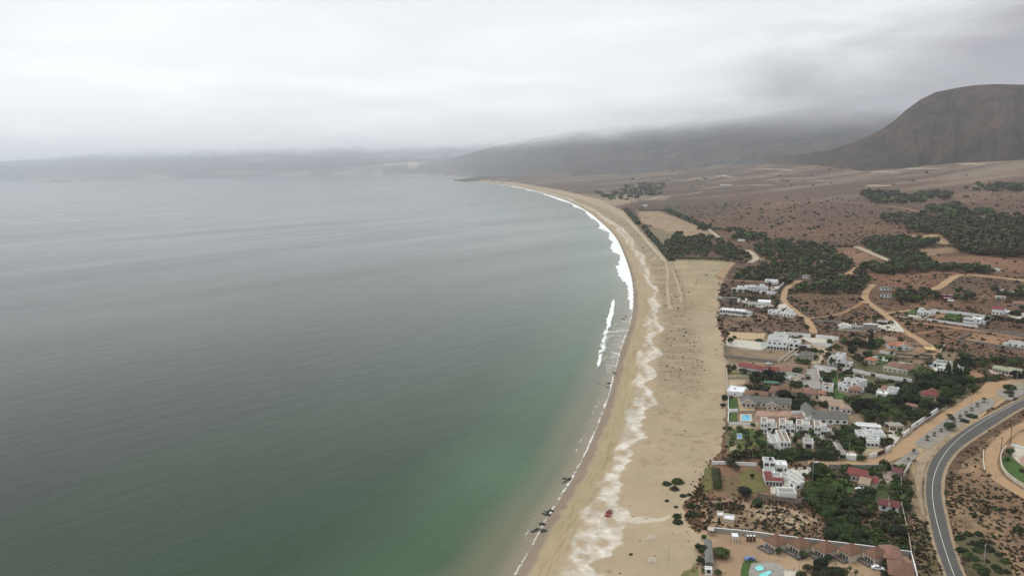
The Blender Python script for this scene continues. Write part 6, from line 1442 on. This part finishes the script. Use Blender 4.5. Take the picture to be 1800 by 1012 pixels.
# hedges
hedge('clipped green hedge between the palm garden and the lot below', [(1284,800),(1310,802),(1345,805)], 3, 2.6, L_MID, 1); hedge('long dark hedge below the townhouse garage', [(1350,804),(1385,808),(1420,805),(1470,808)], 5, 3.6, L_DARK, 2)
hedge('hedge row along the fields by the dune path', [(1100,369),(1112,382),(1122,394)], 12, 6, L_DARK, 3, .8, 4); hedge('long hedge row running down to the grove', [(1132,400),(1145,417),(1158,431),(1170,446),(1181,459)], 9, 5.5, L_DARK, 4, .7, 5)
hedge('dark hedge row on the far side of the dry field', [(1172,370),(1196,381),(1225,394),(1244,402)], 14, 7, L_DARK, 5, .9, 4); hedge('upper hedge beside the sandy field track', [(1290,489),(1320,491),(1360,494)], 5, 3.5, L_DARK, 6, .6, 5)
hedge('dark hedge above the pale gabled villa', [(1298,523),(1330,525),(1345,526)], 3, 2.4, L_DARK, 7); hedge('low dark hedge under the turquoise pool', [(1296,684),(1320,686),(1348,687)], 5, 3, L_BLK, 8)
hedge('dark hedge along the right edge lane', [(1692,670),(1715,672),(1745,668),(1762,664)], 4, 3, L_DARK, 9); hedge('hedge behind the lodge on the right', [(1750,632),(1780,636),(1830,640)], 6, 4, L_DARK, 10); hedge('black hedge in front of the cream yard at the right edge', [(1745,560),(1775,565),(1800,568),(1830,570)], 3, 3.2, L_BLK, 11)
hedge('low hedge in front of the lodge terrace', [(1700,668),(1725,664),(1748,668)], 3, 2.2, L_MID, 12) if 0 else None
hedge('green hedge above the cottage', [(1477,826),(1500,828),(1515,832)], 5, 3.2, L_MID, 13); hedge('hedge between cottage and corner plot gate', [(1522,834),(1540,831),(1553,829)], 5, 3.2, L_MID, 14)
hedge('hedge strip along the garden fence', [(1258,826),(1260,845),(1262,856)], 4, 2, L_DARK, 15); hedge('hedge beside the drive garden', [(1466,756),(1476,772),(1487,790)], 2.5, 2.4, L_DARK, 16)
hedge('dark hedge in front of the curved wall villas', [(1650,562),(1680,567),(1700,571)], 1.6, 1.6, L_DARK, 17); hedge('low hedge behind the pale pink wall', [(1432,749),(1462,750)], 1.6, 1.8, L_DARK, 18)
hedge('double row of low trees by the far beach, seaward row', [(1004,339),(1025,348),(1052,360)], 13, 5, L_DRY, 19, 1.6, 2.5); hedge('double row of low trees by the far beach, inland row', [(1012,337),(1035,345),(1056,356)], 13, 5, L_DRY, 20, 1.6, 2.5)
hedge('green and purple hedge above the park fence', [(1475,950),(1510,955),(1555,962),(1595,968)], 4, 2.4, L_MID, 21)
# clusters
CL = cluster
CL([(1585,682),(1650,664),(1695,668),(1714,688),(1690,702),(1660,716),(1640,730),(1618,742),(1590,735),(1560,742),(1530,738),(1505,728),(1503,706),(1530,712),(1562,706),(1590,700)], 56, (3.4, 5.2), ['round','round','green','black'], 'dark tree of the wood above the sandy lane', 'trees of the wood above the sandy lane', 1, 1.0, avoid=[[(1608,686),(1654,680),(1656,708),(1612,708)]], hs=.95)
CL([(1660,652),(1688,640),(1706,650),(1700,672),(1665,676)], 11, (3.4, 5), ['black','tall'], 'tall dark tree right of the green roofed villa', 'tall trees right of the green roofed villa', 2, .9, hs=1.2)
CL([(1690,628),(1730,634),(1738,648),(1700,652)], 7, (2.5, 4), ['round','green'], 'tree left of the lodge on the right', 'trees left of the lodge', 3, 1.0)
CL([(1740,634),(1810,640),(1830,668),(1790,668),(1796,652),(1760,642)], 7, (2.5, 4), ['round','green'], 'tree behind the lodge at the right edge', 'trees behind the lodge', 4, 1.0)
CL([(1492,606),(1520,600),(1545,606),(1540,622),(1520,634),(1498,640),(1484,628)], 12, (3, 5), ['round','green','black'], 'tree beside the tall white villa and the pool lawn', 'trees between the tall white villa and the pool lawn', 5, .95)
CL([(1330,662),(1345,656),(1378,658),(1374,674),(1345,680),(1322,680)], 11, (2.8, 4.6), ['round','black'], 'dark tree in the garden between the red roofs and the turquoise pool', 'dark trees of the garden behind the turquoise pool', 6, .9)
CL([(1388,705),(1400,700),(1418,702),(1430,712),(1425,724),(1395,724)], 10, (2.6, 4.2), ['round','black','tall'], 'dark tree in front of the domed bungalow', 'dark trees in front of the domed bungalow', 7, .85)
CL([(1471,760),(1490,752),(1506,762),(1500,785),(1485,796),(1474,780)], 12, (2.2, 3.6), ['green','round'], 'garden tree between the long drive and the lawn', 'garden trees right of the long drive', 8, .95)
CL([(1545,778),(1562,770),(1576,776),(1572,788),(1552,790)], 7, (1.4, 2.4), ['green','dry'], 'garden tree right of the round-terraced villa', 'garden trees right of the round-terraced villa', 9, .95)
CL([(1530,735),(1560,745),(1600,735),(1606,748),(1570,752),(1525,747)], 6, (1.6, 2.8), ['green','dry'], 'scrubby tree in the brick yard', 'scrubby trees around the brick yard', 10, 1.2)
CL([(1428,818),(1462,822),(1470,845),(1450,860),(1434,850)], 10, (2.2, 3.8), ['green','round'], 'tree at the top of the wooded plot beside the grey fence', 'trees at the top of the wooded plot', 11, .9)
CL([(1418,872),(1450,862),(1470,872),(1476,905),(1450,912),(1428,895)], 18, (2.2, 3.8), ['green','round','green'], 'dense tree of the wooded plot near the pale scrub', 'trees in the left of the wooded plot', 12, .85)
CL([(1474,870),(1520,865),(1530,885),(1500,900),(1478,895)], 10, (1.8, 3.0), ['green','dry','round'], 'tree of the wooded plot below the cottage lawn', 'trees below the cottage lawn', 13, .9)
CL([(1452,908),(1480,902),(1505,925),(1512,950),(1480,958),(1455,950)], 20, (2.1, 3.5), ['green','round'], 'tree of the wooded plot above the park fence', 'trees above the park fence', 14, .85)
CL([(1508,930),(1542,932),(1548,955),(1520,960)], 7, (1.6, 2.8), ['green','round'], 'tree in the clearing corner of the wooded plot', 'trees in the clearing corner', 15, .85)
CL([(1570,846),(1592,842),(1594,880),(1572,880)], 9, (1.6, 2.6), ['round','green'], 'tree behind the pink yard', 'trees behind the pink yard', 16, .9)
CL([(1545,905),(1590,905),(1592,920),(1550,916)], 5, (1.2, 2.2), ['dry','round'], 'low tree below the maroon-roofed shed', 'low trees below the maroon-roofed shed', 17, 1.0)
CL([(1410,992),(1440,988),(1480,1004),(1480,1040),(1405,1040)], 12, (2.0, 3.2), ['round','black','dry'], 'dark tree of the clump at the bottom edge', 'dark trees at the bottom edge', 18, .8)
CL([(1352,800),(1470,800),(1472,812),(1355,812)], 18, (2, 3.4), ['green','round'], 'bushy tree of the green belt below the garage', 'trees of the green belt below the garage', 22, .9)
CL([(1768,552),(1800,545),(1830,560),(1800,566),(1772,562)], 5, (3, 4), ['black','round'], 'dark tree beside the bright red roof at the right edge', 'dark trees beside the bright red roof', 23, .9)
CL([(1604,850),(1625,842),(1630,905),(1640,960),(1650,1005),(1625,1005),(1604,930)], 46, (.4, 1.1), ['darkbush','rustbush','drybush','bush'], 'low shrub on the verge between the thin fence and the road', 'shrubs of the road verge', 25, 1.0, cat='shrub')
CL([(1657,850),(1668,846),(1690,800),(1745,760),(1790,725),(1797,732),(1740,778),(1700,815),(1680,860),(1690,940),(1680,935),(1660,890)], 50, (.4, .95), ['darkbush','rustbush','drybush'], 'low shrub on the bank beside the outer road edge', 'shrubs on the outer road bank', 26, 1.0, cat='shrub')
CL([(1680,935),(1725,938),(1770,985),(1775,1012),(1712,1012),(1690,980)], 26, (1.2, 2.6), ['bush','darkbush','drybush'], 'green shrub of the thicket beside the road at the bottom right', 'shrubs of the roadside thicket', 27, .8, cat='shrub')
CL([(1690,860),(1740,850),(1800,890),(1800,1012),(1780,1000),(1700,930)], 40, (.5, 1.3), ['drybush','rustbush','drybush','drybush'], 'dry shrub on the waste ground inside the road bend', 'dry shrubs on the waste ground', 28, 1.3, cat='shrub')
CL([(1300,885),(1440,900),(1440,945),(1340,935),(1300,910)], 34, (.45, 1.2), ['darkbush','rustbush','drybush'], 'dry shrub on the pale scrub plot above the park fence', 'dry shrubs of the pale scrub plot', 29, 1.2, cat='shrub')
CL([(1242,880),(1305,876),(1306,906),(1245,910)], 22, (.8, 1.7), ['rustbush','drybush','darkbush'], 'reddish brown shrub beside the lawn plot', 'reddish shrubs beside the lawn plot', 30, .9, cat='shrub')
for q, n_, r_, s_, t_ in [([(1280,640),(1345,648),(1395,655),(1395,664),(1280,660)],9,(.8,1.6),31,'garden shrub below the red roofed beach house'), ([(1400,655),(1430,660),(1440,700),(1400,712)],9,(1,2),32,'garden shrub around the grey drive'),
        ([(1500,668),(1530,668),(1545,690),(1500,700)],9,(1.2,2.4),33,'garden shrub left of the stepped villa'), ([(1560,660),(1600,672),(1600,684),(1560,688),(1548,676)],11,(1.6,3),34,'garden shrub right of the stepped villa'), ([(1430,618),(1500,600),(1500,640),(1440,645)],12,(1.2,2.6),35,'garden shrub around the tall white villa'),
        ([(1335,668),(1400,664),(1440,690),(1440,710),(1340,700)],12,(1.2,2.4),36,'garden shrub between the brown tiled bungalows'), ([(1290,512),(1400,505),(1400,560),(1280,556)],14,(1.4,3),37,'garden shrub among the upper white villas'), ([(1500,740),(1600,740),(1580,770),(1500,760)],9,(1.,2),38,'garden shrub behind the round-terraced villa')]:
    CL(q, n_, r_, ['bush','darkbush'], t_, t_.replace('shrub','shrubs'), s_, 1.2, cat='shrub')
# tree lines one can count
for k in range(9): T('round', 1409 + k * 11, 436, 10, 'round tree in the single row along the far white track', 'round trees in a row along the white track')
for k in range(9): T('round', 1125 + k * 5.6, 370.5, 4.5, 'tiny round tree in the row above the dry field', 'row of tiny trees above the dry field')
for k in range(5):  T('darkbush', 1299.5 + k * 5.3, 596 + .25 * k, 2.6, 'planter shrub between the white posts of the terrace', 'planter shrubs on the terrace edge')

# ================================================================== MASSES: far woods and scrub
def mass(name, items, mat, label=None, cat=None, nleaf=70, tseed=0):
    """items: (x, y, radius, height factor, tint); one mesh of leaf clumps"""
    r = np.random.default_rng(tseed); it = np.array([i[:4] for i in items], float); n = len(it)
    z = height(it[:, 0], it[:, 1])
    I = np.repeat(np.arange(n), nleaf); m = len(I)
    d = r.normal(size=(m, 3)); d /= np.linalg.norm(d, axis=1)[:, None]; d[:, 2] = np.where(d[:, 2] < -.2, -d[:, 2], d[:, 2])
    rad = it[I, 2] * (1 + r.uniform(-.25, .2, m)); hf = it[I, 3]
    c = np.stack([it[I, 0] + d[:, 0] * rad, it[I, 1] + d[:, 1] * rad, z[I] + rad * hf * .75 + d[:, 2] * rad * hf * .8], 1)
    nr = d + r.uniform(-.7, .7, (m, 3)); nr /= np.linalg.norm(nr, axis=1)[:, None]
    up = np.where(np.abs(nr[:, 2:3]) > .9, np.array([[1., 0, 0]]), np.array([[0, 0, 1.]])); a = np.cross(nr, up); a /= np.linalg.norm(a, axis=1)[:, None]; b = np.cross(nr, a)
    s = (it[I, 2] * .42 * (70 / nleaf) ** .5 * r.uniform(.6, 1.3, m))[:, None]
    v = np.stack([c - a * s, c - b * s * .7, c + a * s, c + b * s * .7], 1).reshape(-1, 3)
    me = bpy.data.meshes.new(name); me.vertices.add(len(v)); me.vertices.foreach_set('co', v.astype(np.float32).ravel())
    me.loops.add(len(v)); me.loops.foreach_set('vertex_index', np.arange(len(v), dtype=np.int32)); me.polygons.add(m); me.polygons.foreach_set('loop_start', np.arange(0, len(v), 4, dtype=np.int32)); me.polygons.foreach_set('loop_total', np.full(m, 4, np.int32))
    me.update(calc_edges=True); me.materials.append(mat); o = link(bpy.data.objects.new(name, me)); return tag(o, label, cat, None, 'stuff')
def fill(px, n, r, rs, sp=1.0, hf=(.9, 1.4)):
    rr = random.Random(rs); return [(x, y, q, rr.uniform(*hf)) for x, y, q in scatter(px, n, r, rs, sp)]
wood = fill([(1187,412),(1224,419),(1248,417),(1267,423),(1292,438),(1312,444),(1326,457),(1316,463),(1290,459),(1262,448),(1235,452),(1205,455),(1180,454),(1168,434),(1174,425)], 190, (3, 4.8), 51, .85)
wood += fill([(1325,442),(1345,425),(1395,425),(1450,434),(1476,440),(1480,452),(1500,470),(1520,480),(1525,498),(1500,508),(1470,508),(1440,512),(1405,500),(1380,500),(1345,497),(1305,490),(1290,488),(1300,478),(1340,470),(1350,458)], 280, (3, 5), 52, .9)
wood += fill([(1513,432),(1524,423),(1600,421),(1640,426),(1656,432),(1600,438),(1572,456),(1555,453)], 150, (3.5, 5.5), 53, .85)
wood += fill([(1507,471),(1545,464),(1580,456),(1600,444),(1625,452),(1640,470),(1740,474),(1740,482),(1640,478),(1550,482)], 150, (3, 5), 54, .95)
wood += fill([(1101,327),(1123,324),(1165,321),(1167,330),(1162,342),(1123,349),(1095,360),(1060,350),(1045,338),(1080,339)], 110, (7, 12), 55, .9, (.6, .9))
wood += fill([(1521,340),(1567,337),(1592,346),(1590,359),(1545,360),(1510,350)], 34, (8, 14), 56, .9, (.6, .9)) + fill([(1598,346),(1645,340),(1680,340),(1676,352),(1640,354),(1600,358)], 26, (8, 13), 57, 1., (.6, .9))
wood += fill([(1632,368),(1690,364),(1690,386),(1640,384)], 16, (9, 14), 58, 1., (.7, 1)) + fill([(1552,380),(1632,378),(1633,392),(1560,394)], 26, (6, 10), 59, 1., (.6, .9)) + fill([(1690,372),(1800,380),(1800,392),(1700,390)], 20, (6, 10), 60, 1.2, (.6, .9))
wood += fill([(1715,326),(1800,328),(1800,338),(1715,336)], 34, (7, 12), 61, .9, (.6, .9)) + fill([(1235,408),(1256,404),(1250,400),(1225,402)], 8, (4, 6), 62, .9) + fill([(1286,424),(1300,410),(1330,415),(1365,418),(1330,424)], 34, (4, 6.5), 63, .85) + fill([(1240,404),(1310,402),(1290,408)], 16, (3, 4.5), 64, 1.2, (.6, .9))
wood += fill([(1410,505),(1470,500),(1530,505),(1520,518),(1440,516),(1400,512)], 44, (3, 5), 65, .9) + fill([(1570,526),(1600,520),(1610,533),(1580,534)], 6, (3, 4), 66, 1.)
wood += fill([(1050,300),(1250,298),(1500,300),(1700,305),(1790,350),(1500,360),(1300,345),(1100,312)], 60, (3, 7), 67, 3.0, (.5, .8)) + fill([(1200,360),(1500,345),(1800,360),(1800,420),(1500,425),(1330,425),(1260,405)], 90, (2, 4), 68, 3.0, (.5, .9))
wood += fill([(1572,526),(1580,505),(1600,508),(1650,512),(1655,528),(1610,533),(1575,530)], 22, (2.6, 4.2), 71, .9) + fill([(1680,516),(1700,515),(1712,528),(1690,535),(1678,530)], 7, (2.4, 4), 72, 1.) + fill([(1740,500),(1800,505),(1800,525),(1745,528)], 10, (2.4, 4), 73, 1.) + fill([(1285,798),(1350,800),(1350,808),(1285,806)], 8, (1.4, 2.2), 74, 1.)
wood += [(*P1(1187 + k * 6.2, 457 + .15 * k)[:2], 2.6, 1.1) for k in range(16)]
for q, n_, s_ in [([(1280,640),(1400,648),(1430,690),(1400,712),(1280,720)],26,81), ([(1395,600),(1500,600),(1500,650),(1400,645)],22,82), ([(1440,655),(1560,665),(1560,735),(1440,720)],30,83), ([(1500,600),(1700,600),(1700,672),(1500,655)],34,84),
                 ([(1280,745),(1600,735),(1600,815),(1280,812)],40,85), ([(1250,500),(1420,495),(1420,565),(1265,560)],26,86), ([(1520,535),(1800,530),(1800,580),(1560,575)],16,87), ([(1440,815),(1600,815),(1600,960),(1440,930)],40,88)]:
    wood += fill(q, n_, (1.0, 2.3), s_, 1.3)
rw = random.Random(4); rw.shuffle(wood)
mass('small_trees', wood[::2], L_DARK, nleaf=60, tseed=5); mass('small_trees', wood[1::4], L_MID, nleaf=60, tseed=15); mass('small_trees', wood[3::4], L_DRY, nleaf=60, tseed=25)
forest = fill([(1589,393),(1655,388),(1700,392),(1830,394),(1830,452),(1753,453),(1700,446),(1680,440),(1667,424),(1655,412),(1600,408)], 620, (4.5, 7.5), 69, .8, (1., 1.5))
k = len(forest) * 2 // 3
mass('brown_forest', forest[:k], leaf_mat('forest_leaves', (.034, .034, .016), (.058, .052, .026), (.085, .07, .036)), nleaf=60, tseed=6)
mass('brown_forest', forest[k:], L_DARK, nleaf=60, tseed=7)
# low scrub over the open ground, denser where the cover says so
def scrub_mass():
    r = np.random.default_rng(3); X, Y = GX, GY; ok = (GS > 34) & (GD < 2600)
    base = bpy.data.objects['ground']
    SCv = SCRUB; rr_, cc_ = np.nonzero(ok); idx = r.integers(0, len(rr_), 480000); a, b = rr_[idx], cc_[idx]
    x = X[a, b] + r.normal(0, 1, len(a)) * GD[a, b] * .002; y = Y[a, b] + r.normal(0, 1, len(a)) * GD[a, b] * .004; d = GD[a, b]; s = SCv[a, b]
    nz = .55 * fbm(x / 14, y / 14, 333, 3) + .45 * fbm(x / 85, y / 60, 335, 3)
    keep = r.random(len(a)) < np.clip(s * (nz - .34) * 2.4, 0, 1) * np.where(s < .26, .24, .42)
    # a paved or mown place carries no scrub
    x, y, d, s = x[keep], y[keep], d[keep], s[keep]
    okk = ~on_road(x, y, .8)
    for q in NO_SCRUB: okk &= ~pip(x, y, q)
    for hx, hy, rz, W, D, D0 in HOUSES:
        dx, dy = x - hx, y - hy; u = dx * math.cos(rz) + dy * math.sin(rz); v = -dx * math.sin(rz) + dy * math.cos(rz); okk &= ~((u > -1) & (u < W + 1) & (v > D0 - 1) & (v < D + 1))
    x, y, d, s = x[okk], y[okk], d[okk], s[okk]
    rad = r.gamma(2.2, .15, len(x)) * np.clip(1 + d / 1100, 1, 3.0) + .15
    rad = np.minimum(rad, np.clip(d / 330, .8, 3.5))
    rad = np.where(s < .26, rad * .42, rad * .78)
    rad = rad * np.where(d < 520, .72, 1.0)
    items = np.stack([x, y, rad, np.full(len(x), .55)], 1)
    print('scrub', len(items)); h = len(items) // 2; t = len(items) * 3 // 4
    mass('scrub', items[:h], L_DRY, nleaf=9, tseed=8); mass('scrub', items[h:t], L_RUST, nleaf=9, tseed=9); mass('scrub', items[t:], L_DARK, nleaf=9, tseed=10)
NO_SCRUB = [poly2([(1800,735),(1742,775),(1728,812),(1748,846),(1800,880),(1870,915),(1880,700)]), [tuple(q[:2]) for q in poly(sh_l)] + [tuple(q[:2]) for q in poly(sh_r)][::-1], poly2([(1606,779),(1612,785),(1631.6,789),(1666,764),(1701,740),(1745,714),(1800,694),(1800,672),(1733,699),(1707,708.5),(1662,737),(1615,772)])]
scrub_mass()
# ================================================================== HAZE
def build_haze():
    bm = bmesh.new(); bmesh.ops.create_cube(bm, size=1.0)
    me = bpy.data.meshes.new('haze'); bm.to_mesh(me); bm.free()
    o = bpy.data.objects.new('haze', me); link(o)
    o.scale = (110000, 96000, 1280); o.location = (0, 44000, 1280 / 2 - 75)
    m = bpy.data.materials.new('haze_air'); m.use_nodes = True; nt = m.node_tree; nt.nodes.clear()
    out = nt.nodes.new('ShaderNodeOutputMaterial'); pv = nt.nodes.new('ShaderNodeVolumePrincipled')
    pv.inputs['Color'].default_value = (.87, .92, 1.0, 1); pv.inputs['Density'].default_value = HAZE
    pv.inputs['Anisotropy'].default_value = 0.5
    nt.links.new(pv.outputs[0], out.inputs['Volume'])
    me.materials.append(m); tag(o, kind='stuff')
HAZE = 5.2e-5
build_haze()
